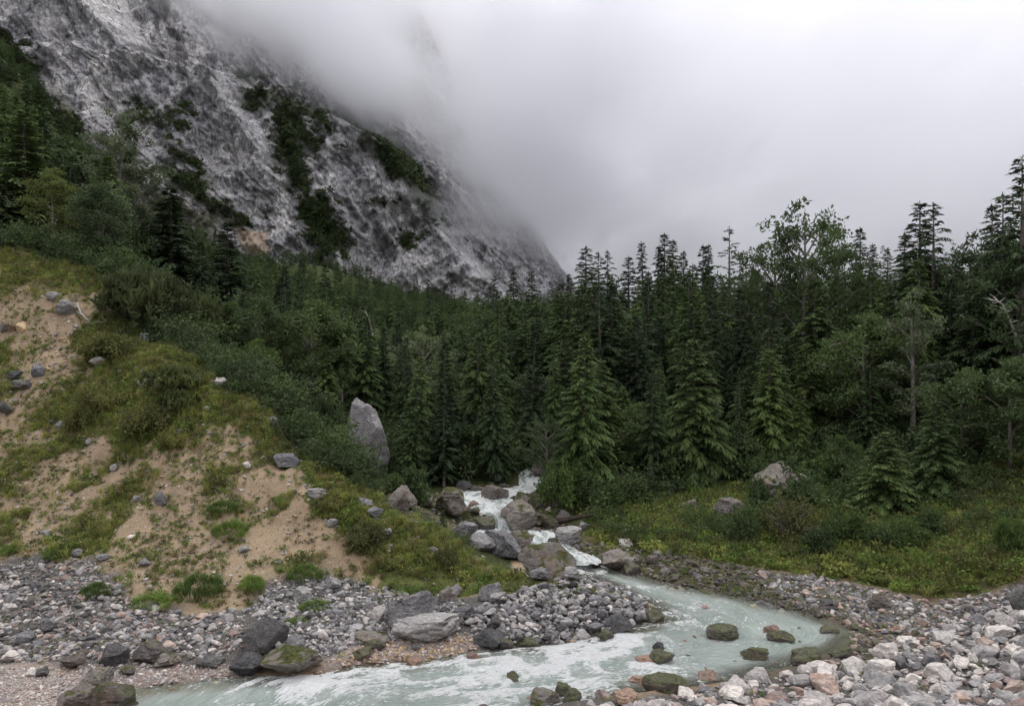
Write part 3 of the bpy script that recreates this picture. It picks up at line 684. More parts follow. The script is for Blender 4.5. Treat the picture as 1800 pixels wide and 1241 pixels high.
def spruce_shape(seed, Ht=12.0, Rb=2.0, bare=.08, whorls=34, per=7, power=.85, sparse=0.0, irregular=.2, lean=0.0, droop=.30):
    r = np.random.default_rng(seed); Q = []; tk = []
    gaps = r.uniform(0, 6.28, 5)
    n = int(whorls)
    for i in range(n):
        t = (i + r.uniform(0, .6)) / n
        k = max(4, int(per * (.65 + .5 * (1 - t)) * (1 - sparse * r.uniform(0, 1))))
        a0 = r.uniform(0, 6.28)
        for j in range(k):
            if r.random() < sparse * .4: continue
            a = a0 + 6.28 * j / k + r.normal() * .3
            t = min(.985, max(0, (i + r.uniform(-.5, 1.1)) / n)); t = 1 - (1 - t) ** 1.18; h = Ht * (bare + (1 - bare) * t * .985)
            prof = (1 - t) ** power * (1 if t > .12 else .75 + 2 * t) + .05 * (1 - t)
            L = Rb * prof * r.uniform(1 - irregular * 1.6, 1 + irregular * .6) + .10
            if r.random() < .06: L *= .5
            up = .15 + .75 * t ** 1.5; dr = droop * (1.15 - t) * r.uniform(.8, 1.5)
            d0 = np.array([math.cos(a), math.sin(a), 0]); base = np.array([lean * t, 0, h])
            def pt(s_): return base + d0 * L * s_ + UP * L * (up * s_ - (dr + up * .35) * s_ * s_ * 1.5)
            tk.append((base, pt(.5), pt(.9), .012 * Ht / 10 + .02 * L / 2))
            m = max(4, int(3 + L * 7.2))
            for q in range(m):
                s_ = (q + .6) / m * .92 + .06; p = pt(s_); dd = pt(min(s_ + .06, 1.05)) - pt(s_); dd /= np.linalg.norm(dd)
                for sg in (-1, 1):
                    ang = sg * r.uniform(.7, 1.15); c_, s2 = math.cos(ang), math.sin(ang)
                    d = np.array([dd[0] * c_ - dd[1] * s2, dd[0] * s2 + dd[1] * c_, dd[2] - r.uniform(.1, .45)]); d /= np.linalg.norm(d)
                    l = (.34 * L * (1 - s_ * .55) + .14) * r.uniform(.7, 1.25)
                    Q.append(twig_quad(p, d, l, .055 + .10 * l, r))
                if r.random() < .5: Q.append(twig_quad(p, dd, .28 + .12 * L, .16, r))
            dd = pt(1.0) - pt(.8); dd /= np.linalg.norm(dd) + 1e-9; Q.append(twig_quad(pt(.86), dd, .22 * L + .18, .14, r))
    for q in range(12): Q.append(twig_quad(np.array([lean, 0, Ht * (.93 + .005 * q)]), np.array([r.normal() * .3, r.normal() * .3, .95]), .16 + .012 * Ht, .06, r))
    tr = [tube([(0, 0, -.6), (0, 0, Ht * .3), (lean * .6, 0, Ht * .65), (lean, 0, Ht * 1.0)], [.016 * Ht, .0125 * Ht, .007 * Ht, .012], 7)]
    for a_, b_, c_, w in tk[::2]:
        tr.append(tube([a_, b_, c_], [w, w * .6, w * .2], 3))
    for i in range(int(bare * 30)):   # dead stubs on the bare trunk
        h = Ht * bare * r.uniform(.25, 1); a = r.uniform(0, 6.28); l = r.uniform(.3, .9)
        tr.append(tube([(0, 0, h), (math.cos(a) * l, math.sin(a) * l, h - .12 * l)], [.022, .006], 3))
    return np.array([np.array(q) for q in Q]), merge(tr)
def leafy_quads(centres, rad, per, size, r, flat=.6):
    Q = []
    for c, rr in zip(centres, rad):
        for _ in range(per):
            d = r.normal(size=3); d /= np.linalg.norm(d); p = c + d * rr * r.uniform(.35, 1.0) * np.array([1, 1, flat])
            t = r.normal(size=3) + d * .6; t /= np.linalg.norm(t); l = size * r.uniform(.7, 1.4)
            sd = np.cross(t, r.normal(size=3)); sd /= np.linalg.norm(sd) + 1e-9
            Q.append((p, p + t * l * .45 + sd * l * .27, p + t * l, p + t * l * .45 - sd * l * .27))
    return Q
def bush_shape(seed, Rb=1.0, Hb=1.0, stems=26, per=34, leaf=.10, clump=.22, upright=.6):
    """stems fanning out of one stool, leaves in clumps along them"""
    r = np.random.default_rng(seed); cen = []; rad = []; tr = []
    for i in range(stems):
        a = r.uniform(0, 6.28); e_ = math.acos(r.uniform(0.05, 1) ** upright); l = r.uniform(.75, 1.08)
        d = np.array([math.sin(e_) * math.cos(a) * Rb, math.sin(e_) * math.sin(a) * Rb, math.cos(e_) * Hb]) * l
        m = d * .55 + np.array([0, 0, .10 * Hb]) + r.normal(size=3) * .05
        b = np.array([r.normal() * .12 * Rb, r.normal() * .12 * Rb, -.1])
        tr.append(tube([b, m, d], [.022 * Hb + .006, .014 * Hb + .003, .004], 4))
        for s_ in (.55, .78, .98):
            cen.append(b * (1 - s_) + d * s_ + UP * .07 * Hb * (1 - s_) + r.normal(size=3) * .05 * Rb); rad.append(clump * r.uniform(.6, 1.15) * (1.15 - .25 * s_) * Rb)
    return np.array([np.array(q) for q in leafy_quads(cen, rad, per // 3, leaf, r)]), merge(tr)
def pine_bush_shape(seed, Rb=1.2, Hb=.9, stems=34, blades=9, ln=.16, up_=1.0):
    """dwarf pine: bent stems that end in upright brushes of needles"""
    r = np.random.default_rng(seed); Q = []; tr = []
    for i in range(stems):
        a = r.uniform(0, 6.28); q = r.uniform(.1, 1) ** .6
        tip = np.array([math.cos(a) * Rb * q, math.sin(a) * Rb * q, Hb * (1 - .62 * q * q) * r.uniform(.75, 1.1)])
        mid = np.array([tip[0] * .62, tip[1] * .62, tip[2] * .28 + .02]); b = np.array([r.normal() * .08, r.normal() * .08, -.1])
        tr.append(tube([b, mid, tip * np.array([.92, .92, .75]), tip], [.035, .026, .014, .006], 4))
        for k in range(6):
            c = tip + r.normal(size=3) * np.array([.13, .13, .09]) * Rb; c[2] -= k * .035 * Hb
            ax = np.array([r.normal() * .35, r.normal() * .35, 1.0 * up_]); ax /= np.linalg.norm(ax)
            for j in range(blades):
                t = ax + r.normal(size=3) * .55; t /= np.linalg.norm(t); l = ln * r.uniform(.7, 1.3)
                p = c + ax * l * r.uniform(-.6, .6); sd = np.cross(t, r.normal(size=3)); sd /= np.linalg.norm(sd) + 1e-9; w = .13 * l + .008
                Q.append((p, p + t * l * .4 + sd * w, p + t * l, p + t * l * .4 - sd * w))
    return np.array([np.array(x) for x in Q]), merge(tr)
def broad_tree_shape(seed, Ht=10.0, Rb=2.6, crown0=.35, limbs=11, per=30, leaf=.20, clump=.55, lean=0.0):
    r = np.random.default_rng(seed); tr = [tube([(0, 0, -.5), (.1, .05, Ht * .4), (lean * .6, 0, Ht * .75), (lean, 0, Ht * .97)], [.018 * Ht, .013 * Ht, .007 * Ht, .01], 7)]
    cen = []; rad = []
    for i in range(limbs):
        t = (i + r.uniform(0, .8)) / limbs; h = Ht * (crown0 + (1 - crown0) * t * .8); a = i * 2.4 + r.normal() * .3
        L = Rb * (math.sin(math.pi * (.18 + .74 * t)) ** .7) * r.uniform(.75, 1.15)
        e1 = np.array([math.cos(a) * L, math.sin(a) * L, h + L * r.uniform(.35, .8)]); b = np.array([lean * t * .7, 0, h]); m = (b + e1) / 2 + np.array([0, 0, .12 * L])
        tr.append(tube([b, m, e1], [.0065 * Ht, .004 * Ht, .012], 5))
        for s_ in (.45, .65, .82, 1.0):
            p = b * (1 - s_) ** 2 + 2 * m * s_ * (1 - s_) + e1 * s_ * s_
            for _ in range(2):
                c = p + r.normal(size=3) * .32 * np.array([1, 1, .7]) * L * .5; cen.append(c); rad.append(clump * r.uniform(.55, 1.2))
                tr.append(tube([p, c], [.018, .006], 3))
    for _ in range(7): cen.append(np.array([lean + r.normal() * .4, r.normal() * .4, Ht * r.uniform(.86, 1.0)])); rad.append(clump * r.uniform(.5, .9))
    return np.array([np.array(q) for q in leafy_quads(cen, rad, per, leaf, r, .55)]), merge(tr)

class Plant:
    """one kind of plant: shared crown and trunk meshes, put up as thing > trunk, crown"""
    def __init__(s, shape, leafm, barkm, cn='crown', tn='trunk'):
        Q, (tv, tf) = shape; s.h = float(Q.reshape(-1, 3)[:, 2].max()); s.cn, s.tn = cn, tn
        a = quads_mesh(cn, Q, LM[leafm]); b = link_mesh(tn, tv, tf, BM[barkm])
        s.c, s.t = a.data, b.data; bpy.data.objects.remove(a); bpy.data.objects.remove(b)
        s.w = float(np.abs(Q.reshape(-1, 3)[:, :2]).max())
    def put(s, name, loc, rz, sc, label, cat, group=None, sx=1.0, leafm=None, tilt=0.0):
        e_ = empty(name, loc, rz, (sc * sx, sc * sx, sc)); e_.rotation_euler = (tilt, tilt * .5, rz)
        for nm, me in ((s.tn, s.t), (s.cn, s.c)):
            o = bpy.data.objects.new(nm, me); COL.objects.link(o); o.parent = e_
            if leafm and me is s.c: o.material_slots[0].link = 'OBJECT'; o.material_slots[0].material = LM[leafm]
        return tag(e_, label, cat, group)
    def proto(s, name, leafm=None):
        """one joined mesh for scattering"""
        me = s.c.copy(); o = bpy.data.objects.new(name, me)
        if leafm: me.materials[0] = LM[leafm]
        return o
# ------------------------------------------------------------------ boulders one by one
def spire(v):
    z = (v[:, 2] + 1) / 2; v[:, 0] = v[:, 0] * (1.05 - .62 * z ** 1.3) - .12 * z; v[:, 1] *= (1.1 - .45 * z); return v
def wedge(v):
    z = (v[:, 2] + 1) / 2; v[:, 0] = v[:, 0] * (1.15 - .75 * z) - .25 * z; return v
BL = [
 # left shore of the pool
 (465,1147,84,66,'grey','dark',11,'big angular dark grey boulder standing on the left shore behind the mossy slab',dict(cuts=10,dp=.55,rough=.04,sink=.06)),
 (512,1172,112,42,'dark','halfmoss',12,'long dark boulder with mossy foot at the water edge below the big angular boulder',dict(cuts=14)),
 (434,1184,58,38,'dark','dark',13,'rounded black boulder at the water edge left of the long mossy one',{}),
 (515,1146,46,32,'grey','grey',14,'grey knobbly boulder lying behind the long mossy one at the shore',{}),
 (195,1240,92,48,'mossy','mossy',15,'dark boulder with bright green moss where the stream leaves at lower left',{}),
 (135,1236,72,32,'brown','brown',16,'low brown boulder against the bright mossy one at lower left',{}),
 (165,1210,58,34,'brown','brown',17,'brown weathered boulder above the mossy one on the lower left bank',{}),
 (200,1163,50,34,'dark','dark',18,'dark pointed boulder in the grey stones left of the pale gravel bar',{}),
 (262,1160,52,34,'brown','brown',19,'brownish boulder beside the dark pointed one above the pale gravel bar',{}),
 (292,1166,48,20,'dark','brown',20,'flat dark brown boulder above the middle of the pale gravel bar',{}),
 (20,1160,34,20,'pale','pale',21,'pale grey boulder at the left edge of the picture among grey stones',{}),
 (57,1186,20,15,'white','white',22,'white stone on the lower left bank beside a dark one',{}),
 (75,1186,24,17,'dark','dark',23,'dark stone touching the white one on the lower left bank',{}),
 (126,1170,40,24,'brown','brown',24,'brown boulder half buried in the lower left bank',{}),
 (370,1165,46,14,'dark','dark',25,'flat dark slab lying behind the pale gravel bar',{}),
 (82,1108,32,26,'grey','grey',26,'blocky grey boulder by the driftwood on the left scree',{}),
 (42,1130,34,22,'grey','grey',27,'grey boulder at the far left of the scree fan',{}),
 (225,1182,32,14,'brown','brown',28,'small brown slab at the left end of the pale gravel bar',{}),
 # middle shore
 (722,1102,88,62,'grey','grey',31,'tall pointed grey boulder in the middle of the left shore',dict(shape=wedge,cuts=12,sink=.1)),
 (752,1110,126,34,'grey','grey',32,'broad low grey slab in front of the pointed mid shore boulder',{}),
 (664,1088,26,26,'pale','pale',33,'pale upright block left of the pointed mid shore boulder',dict(cuts=8,dp=.52)),
 (692,1092,28,26,'grey','grey',34,'narrow grey stone between the pale block and the pointed boulder',{}),
 (788,1058,34,30,'brown','brown',35,'brownish block at the foot of the grass right of mid shore',{}),
 (800,1046,24,22,'grey','grey',36,'small grey stone set on the brownish block under the grass',{}),
 (862,1052,44,30,'grey','grey',37,'rounded grey boulder at the foot of the grass tip',{}),
 (875,1060,30,20,'grey','grey',38,'smaller grey boulder leaning on the one at the foot of the grass tip',{}),
 (655,1126,62,16,'brown','brown',39,'flat brown slab on the sandy shore below the pointed boulder',{}),
 (817,1083,36,22,'grey','grey',40,'grey block between the broad slab and the stone heap',{}),
 (627,1106,24,10,'white','white',41,'flat white stone lying among grey scree below the grass',{}),
 (660,1140,38,18,'mossy','mossy',42,'dark stone with green moss on the sandy shore',{}),
 (731,1139,19,12,'dark','dark',43,'small black stone alone on the pale sand of the shore',{}),
 (635,1152,38,18,'mossy','mossy',44,'mossy stone left on the sandy shore near the water',{}),
 # ridge rocks above the pool
 (962,1006,104,52,'grey','halfmoss',51,'large sloping grey boulder at the end of the grassy ridge',dict(shape=wedge)),
 (886,978,74,46,'grey','grey',52,'pointed grey boulder on the ridge beside the cascade',dict(shape=wedge)),
 (848,966,52,30,'grey','grey',53,'grey boulder left of the pointed one on the ridge',{}),
 (818,944,46,30,'grey','grey',54,'rough grey boulder farthest up the ridge by the cascade',{}),
 (1000,1018,38,24,'grey','grey',55,'rounded grey boulder at the top of the stone heap',{}),
 (948,1018,34,22,'grey','grey',56,'grey boulder under the large sloping one',{}),
 # cascade
 (706,892,62,44,'grey','brown',61,'grey brown boulder at the left of the row above the cascade',{}),
 (745,890,42,30,'dark','brown',62,'dark boulder between two larger ones left of the cascade',{}),
 (793,896,66,46,'halfmoss','halfmoss',63,'big dark round boulder with a mossy cap left of the cascade',{}),
 (816,862,34,22,'dark','dark',64,'dark boulder behind the mossy capped one at the cascade',{}),
 (838,868,30,20,'brown','brown',65,'brown boulder at the upper lip of the cascade',{}),
 (870,884,58,38,'brown','brown',66,'big brown boulder in the middle of the cascade',dict(sink=.1)),
 (872,846,28,18,'grey','grey',67,'small grey boulder behind the middle cascade boulder',{}),
 (917,894,46,34,'brown','halfmoss',68,'brown boulder right of the upper white chute',{}),
 (912,926,76,50,'brown','brown',69,'large brown boulder right of the cascade, its broad face to the pool',{}),
 (834,896,28,20,'rust','rust',70,'reddish boulder left of the white chute',{}),
 (848,934,58,32,'mossy','mossy',71,'mossy boulder that splits the lower cascade',{}),
 (822,928,36,20,'mossy','mossy',72,'low mossy boulder left of the one that splits the cascade',{}),
 (914,960,60,34,'halfmoss','halfmoss',73,'mossy block between the two lower falls',dict(sink=.08)),
 (1000,954,56,34,'pale','grey',74,'grey flat topped boulder right of the small waterfall',{}),
 (992,918,34,26,'brown','brown',75,'brown boulder under the left end of the black log',{}),
 (968,925,44,24,'mossy','mossy',76,'round mossy boulder above the small waterfall',{}),
 (1028,930,26,16,'grey','grey',77,'small grey stone below the black log',{}),
 (975,962,30,20,'mossy','mossy',78,'mossy stone at the right foot of the small waterfall',{}),
 (948,836,34,34,'grey','brown',79,'upright tilted slab where the upper stream comes out of the forest',dict(shape=wedge)),
 (990,842,56,26,'grey','brown',80,'long grey slab above the bushes at the upper stream',{}),
 (865,902,26,14,'halfmoss','mossy',81,'low mossy stone in the white water below the middle boulder',{}),
 # right bank
 (1368,868,84,58,'grey','brown',91,'large pointed grey boulder on the meadow above the willow bush',dict(shape=wedge,cuts=12)),
 (1405,858,40,26,'grey','pale',92,'pale broken block right of the pointed meadow boulder',{}),
 (1278,905,58,32,'brown','brown',93,'brown cracked boulder left of the willow bush',{}),
 (1213,898,32,22,'grey','brown',94,'grey boulder in the stony patch on the meadow',{}),
 (1100,960,26,14,'white','pale',95,'whitish stone alone on the green right bank',{}),
 (1087,995,60,30,'dark','brown',96,'dark broad boulder at the water edge of the right bank',{}),
 (1112,1008,32,24,'mossy','mossy',97,'mossy boulder beside the dark broad one at the water edge',{}),
 (1147,990,22,16,'dark','brown',98,'small dark boulder on the mossy right bank',{}),
 (1103,937,24,10,'brown','brown',99,'flat brown stone in the bright green meadow',{}),
 (1240,952,24,10,'pale','pale',100,'pale flat stone in the mossy seep',{}),
 (1793,1084,40,56,'dark','dark',101,'tall dark boulder at the right edge of the picture',{}),
 (1545,1068,40,26,'grey','brown',102,'brown grey boulder in the stones below the meadow',{}),
 (1690,1000,16,10,'pale','pale',103,'small pale rock on the grass far right',{}),
 # in the water
 (1271,1118,60,24,'mossy','mossy',111,'broad mossy boulder alone in the calm pool',dict(cuts=8,dp=.75)),
 (1371,1124,44,20,'mossy','mossy',112,'dark mossy stone with reddish one behind in the calm pool',{}),
 (1357,1108,30,12,'rust','rust',113,'reddish stone just behind the dark mossy one in the pool',{}),
 (1163,1162,44,22,'mossy','mossy',114,'dark mossy stone in the rapids near the stream bend',{}),
 (1135,1165,34,14,'rust','rust',115,'rusty flat stone left of the dark one in the rapids',{}),
 (1158,1140,22,14,'dark','dark',116,'small dark stone behind the mossy one in the rapids',{}),
 (1326,1154,50,20,'mossy','mossy',117,'mossy stone in shallow water before the right shore',{}),
 (1418,1164,60,30,'mossy','mossy',118,'largest mossy boulder at the edge of the pale stone bank',{}),
 (1478,1160,46,26,'mossy','mossy',119,'round mossy boulder right of the largest one at the bank',{}),
 (1170,1222,90,42,'mossy','mossy',120,'big mossy boulder near the bottom of the picture before the pale stones',{}),
 (990,1219,32,22,'mossy','mossy',121,'small mossy stone behind the pale split one at the bottom',{}),
 (958,1234,52,24,'mossy','halfmoss',122,'split stone, pale and mossy, in the water at the bottom',{}),
 (1005,1232,36,24,'mossy','mossy',123,'mossy stone right of the split one at the bottom',{}),
 (904,1194,26,16,'mossy','mossy',124,'single dark stone in the white water of the lower rapids',{}),
 (1245,1190,40,12,'rust','rust',125,'flat reddish stone in the shallows off the right bank',{}),
 (1125,1200,40,14,'rust','rust',126,'rusty slab breaking the water left of the big mossy boulder',{}),
 (1062,1230,34,24,'pale','pink',127,'pale block at the bottom beside the mossy stones',{}),
 (1100,1236,44,24,'brown','rust',128,'reddish brown stone below the big mossy boulder',{}),
 (728,1166,26,14,'rust','rust',129,'orange brown stone where the sand meets the rapids',{}),
 (833,1158,26,16,'rust','rust',130,'dark rusty stone at the tip of the sandy shore',{}),
 (890,1138,26,20,'pink','brown',131,'upright brown stone at the water foot of the stone heap',{}),
 (1085,1108,52,30,'dark','dark',132,'dark boulder at the right foot of the stone heap',{}),
 (1148,1090,40,20,'mossy','mossy',133,'mossy stone at the tip of the stone heap in the bend',{}),
 (1064,1120,34,18,'mossy','mossy',134,'bright mossy stone at the foot of the heap in the water',{}),
 (862,1130,60,26,'dark','dark',135,'dark boulder at the left foot of the stone heap',{}),
 (930,1132,42,16,'mossy','mossy',136,'low mossy stone at the waterline of the stone heap',{}),
 (1455,1110,34,12,'mossy','mossy',137,'flat mossy stone where the pool narrows at the right bank',{}),
 (1240,1068,14,9,'pink','pink',138,'small orange pink stone in the middle of the pool',{}),
 # left hill
 (282,886,22,24,'grey','grey',151,'pointed grey stone standing on the bare tan slope',{}),
 (20,580,34,20,'ochre','ochre',152,'flat yellow block of freshly broken rock at the left edge of the slope',dict(cuts=8,dp=.5)),
 (38,582,18,18,'ochre','ochre',153,'yellow block tilted against the flat yellow one',dict(cuts=8,dp=.5)),
 (10,583,20,14,'grey','grey',154,'grey stone in front of the yellow block at the left edge',{}),
 (115,552,36,24,'grey','grey',155,'grey rock beside the bleached roots near the top of the slope',{}),
 (93,525,24,14,'grey','grey',156,'grey rock just under the hill top pines',{}),
 (37,681,34,16,'grey','dark',157,'flat dark grey stone in the upper bare slope',{}),
 (66,662,24,20,'grey','grey',158,'blocky grey stone in the upper bare slope',{}),
 (28,664,30,12,'grey','dark',159,'low dark stone left of the blocky one in the upper slope',{}),
 (6,722,26,20,'dark','dark',160,'dark rock cut by the left edge of the slope',{}),
 (106,752,16,14,'grey','grey',161,'grey stone at the left border of the grass patches',{}),
 (156,782,14,12,'pale','pale',162,'light stone below the grass patches on the bare slope',{}),
 (200,826,14,12,'white','white',163,'whitish stone on the tan soil above the bare chute',{}),
 (240,880,14,12,'grey','grey',164,'small grey stone left of the pointed one on the tan slope',{}),
 (258,600,24,16,'grey','grey',165,'grey rock under the hill top dwarf pines',{}),
 (255,676,24,16,'pale','pale',166,'pale rock in the upper grass patches',{}),
 (388,675,26,14,'pale','pale',167,'pale rock on the crest of the grassy ridge',{}),
 (172,640,28,14,'pale','pale',168,'pale flaky rock among dark heath on the slope',{}),
 (480,745,16,14,'grey','grey',169,'grey stone on the crest halfway down the ridge',{}),
 (506,818,46,22,'grey','grey',170,'flat grey outcrop in the grass near the ridge crest',{}),
 (434,824,16,14,'pale','pale',171,'light stone at the top of the bare chute',{}),
 (555,870,38,16,'grey','pale',172,'pale grey outcrop in the grass below the flat one',{}),
 (645,888,30,16,'grey','grey',173,'grey outcrop in the grass by the ridge crest',{}),
 (660,905,28,16,'grey','grey',174,'grey outcrop just below another near the ridge crest',{}),
 (678,938,24,12,'grey','grey',175,'lowest grey outcrop of the line in the grassy ridge',{}),
 (584,922,20,14,'grey','grey',176,'grey stone half sunk in the grass at the edge of bare soil',{}),
 (763,972,18,12,'grey','grey',177,'grey stone in the long grass of the lower ridge',{}),
 (427,968,22,12,'grey','grey',178,'grey stone below the two small tussocks on the bare chute',{}),
 (315,768,18,16,'grey','dark',179,'dark stone sticking out at the top of the bare chute',{}),
 (80,940,18,12,'grey','grey',180,'grey stone in the brown slope at lower left',{}),
 (136,978,20,14,'grey','grey',181,'dark grey stone above the scree at lower left',{}),
 (180,984,24,12,'grey','grey',182,'flat grey stone above the scree left of the chute foot',{}),
 (256,994,24,14,'dark','grey',183,'grey stone at the foot of the bare chute',{}),
 (530,1052,36,24,'grey','grey',184,'squat grey boulder at the foot of the slope beside the tussock',{}),
 (585,1030,34,18,'grey','grey',185,'grey boulder at the foot of the slope under the grass',{}),
]
for u, v, w, h, m0, m, seed, lab, kw in BL:
    if 61 <= seed <= 81: w *= .86; h *= .9
    boulder('boulder' if w >= 26 else 'stone', lab, u, v, w, h, m, seed, 'boulder' if w >= 26 else 'stone', sub=4 if w > 30 else 3, **kw)
boulder('boulder', 'tall pointed grey rock standing like a tooth between the ridge and the forest', 648, 845, 80, 132, 'grey', 5, depth=38.2, shape=spire, sub=5, cuts=22, sink=.1, rough=.05, rz=.4)
wp = boulder('stone', 'white stone perched on the long dark mossy boulder at the shore', 490, 1161, 15, 15, 'white', 6, 'stone', sub=3)
wp.location.z += .28

# ------------------------------------------------------------------ the other stones: the largest singly, the rest as a mass
def inpoly(poly, n, r_):
    Pp = np.array(poly, float); lo, hi = Pp.min(0), Pp.max(0); out = np.zeros((0, 2))
    while len(out) < n:
        q = r_.uniform(lo, hi, (n * 2, 2)); out = np.concatenate([out, q[poly_sd(poly, q[:, 0], q[:, 1]) > 0]])
    return out[:n]
ZN = [  # polygon in the photograph, how many, smallest, mean extra and largest size in photo pixels, materials, where
 ('left scree', [(-120,1030),(0,1000),(80,985),(160,988),(225,1050),(330,1082),(430,1072),(430,1140),(380,1160),(230,1158),(60,1165),(-120,1165)], 4200, 3.0, 5.2, 34, ['grey','grey','pale','pale','dark','brown','pink'], .1),
 ('mid shore rubble', [(430,1075),(480,1030),(560,1012),(650,1030),(780,1050),(830,1060),(800,1112),(640,1130),(560,1160),(520,1140)], 3000, 3.0, 4.6, 28, ['grey','grey','pale','grey','dark','pale'], .1),
 ('stone heap', [(820,1085),(870,1058),(950,1032),(1010,1012),(1060,1020),(1120,1055),(1150,1082),(1090,1112),(960,1134),(840,1130)], 1900, 5.0, 7.0, 34, ['grey','grey','grey','grey','pale','dark'], .5),
 ('pale gravel bar', [(-100,1180),(60,1172),(250,1166),(420,1168),(440,1184),(330,1204),(200,1216),(100,1241),(-100,1250)], 3200, 3.0, 1.7, 14, ['pink','pale','white','pink','pale'], .0),
 ('sandy shore', [(560,1172),(640,1128),(820,1112),(850,1135),(780,1158),(640,1172)], 1500, 2.6, 2.2, 16, ['pink','pale','pink','ochre'], .0),
 ('tan slope', [(-100,480),(150,520),(120,700),(230,790),(420,800),(540,930),(620,1010),(480,1030),(200,1040),(-100,980)], 4200, 2.0, 2.6, 18, ['pale','grey','pink','grey','white','ochre'], .0),
 ('grassy ridge', [(130,500),(300,610),(440,700),(600,840),(760,935),(900,1000),(760,1030),(600,950),(440,790),(200,770),(120,640)], 620, 3.0, 4.5, 24, ['grey','pale','grey'], .0),
 ('mossy right bank', [(965,968),(1050,955),(1200,975),(1330,1000),(1480,1050),(1500,1095),(1330,1062),(1200,1035),(1080,1008),(1010,988)], 1500, 6.0, 4.5, 26, ['mossy','halfmoss','dark','brown','mossy','halfmoss'], .15),
 ('wet meadow seep', [(1060,950),(1150,900),(1190,850),(1290,845),(1320,880),(1250,930),(1200,980),(1090,975)], 520, 4.0, 4.0, 20, ['halfmoss','brown','pale','grey','mossy'], .0),
 ('meadow foot gravel', [(1300,1005),(1450,1018),(1560,1040),(1640,1062),(1760,1040),(1900,1015),(1900,1100),(1650,1120),(1520,1100),(1400,1065)], 3800, 3.5, 4.6, 30, ['grey','grey','brown','pale','pink','dark'], .15),
 ('pool tail stones', [(1480,1090),(1640,1100),(1640,1140),(1500,1170),(1430,1180),(1500,1130)], 480, 7.0, 5.0, 26, ['halfmoss','brown','rust','grey','mossy','pink'], .1),
 ('pale stone bank', [(1100,1241),(1200,1222),(1340,1190),(1430,1175),(1520,1150),(1640,1115),(1800,1070),(1950,1040),(1950,1330),(1000,1330),(1040,1245)], 3400, 5.0, 13.0, 72, ['pale','pink','grey','pale','white','grey','pale','white'], .25),
 ('pool shallows', [(1150,1120),(1300,1090),(1480,1110),(1400,1165),(1180,1210),(1050,1225),(900,1225),(1000,1190)], 200, 4.0, 4.5, 22, ['rust','mossy','rust','pink','dark','rust'], .0),
 ('lower rapids edge', [(600,1241),(800,1222),(1000,1215),(1060,1235),(1000,1290),(600,1290)], 130, 6.0, 5.5, 28, ['rust','mossy','rust','brown'], .0),
 ('cascade', [(680,895),(760,860),(850,850),(940,850),(1010,930),(1010,975),(930,960),(850,945),(780,925)], 800, 4.0, 5.5, 30, ['halfmoss','brown','mossy','rust','dark','grey'], .1),
 ('upper meadow stones', [(1180,865),(1240,852),(1270,870),(1230,905),(1190,900)], 90, 5.0, 4.0, 20, ['grey','brown'], .0),
 ('upper stone trail', [(1385,865),(1440,808),(1448,815),(1410,868)], 60, 4.0, 3.0, 12, ['pale','white'], .0),
]
cand = []
for zi, (zn, poly, n, s0, sm, smax, mats, lift) in enumerate(ZN):
    uv = inpoly(poly, n, rng); q, ok = hit(uv[:, 0], uv[:, 1]); px = q[:, 1] / F
    wx_, wy_ = Wxy(uv[:, 0], uv[:, 1]); iw = (poly_sd(POOL, wx_, wy_) > 0) & (uv[:, 1] > 960)
    q[iw, 0] = wx_[iw]; q[iw, 1] = wy_[iw]; q[iw, 2] = ZW(wy_[iw]) - .06
    sz = np.minimum(s0 + rng.exponential(sm, n) * np.clip((uv[:, 1] - 700) / 400, .6, 1.1), smax)
    m = rng.integers(0, len(mats), n); dz = lift * rng.uniform(0, 1, n) ** 2 * (.35 if 'heap' in zn else .22)
    for i in range(n):
        if ok[i] and q[i, 1] < 60: cand.append((sz[i], zi, q[i, 0], q[i, 1], q[i, 2] + dz[i] * (sz[i] > 9), sz[i] * px[i] / 2, mats[m[i]], uv[i, 0], uv[i, 1]))
# keep clear of the boulders and, among the large, of each other
bx = np.array([b[0] for b in BOULDERS]); by = np.array([b[1] for b in BOULDERS]); br = np.array([b[2] for b in BOULDERS])
vis = [c for c in cand if 0 < c[7] < 1800 and c[8] < 1241]
vis.sort(key=lambda c: -c[0])
single = []; ids = set()
for c in vis:
    if len(single) >= 230: break
    if c[1] in (13,) and False: continue
    if np.any((bx - c[2]) ** 2 + (by - c[3]) ** 2 < (br * .75 + c[5] * .6) ** 2): ids.add(id(c)); continue
    if any((o[2] - c[2]) ** 2 + (o[3] - c[3]) ** 2 < (o[5] + c[5]) ** 2 * .42 for o in single): ids.add(id(c)); continue
    single.append(c); ids.add(id(c))
ADJ = {'grey': 'grey', 'dark': 'dark grey', 'pale': 'light grey', 'white': 'whitish', 'pink': 'pinkish', 'brown': 'brown', 'rust': 'rust brown wet', 'mossy': 'moss covered', 'halfmoss': 'partly mossy', 'ochre': 'yellowish'}
FORM = {}
for i, (v, f) in enumerate(STN):
    d = np.ptp(v, axis=0); FORM[i] = 'flat' if d[2] < .5 * d[0] else ('long' if d[1] < .72 * d[0] else 'blocky')
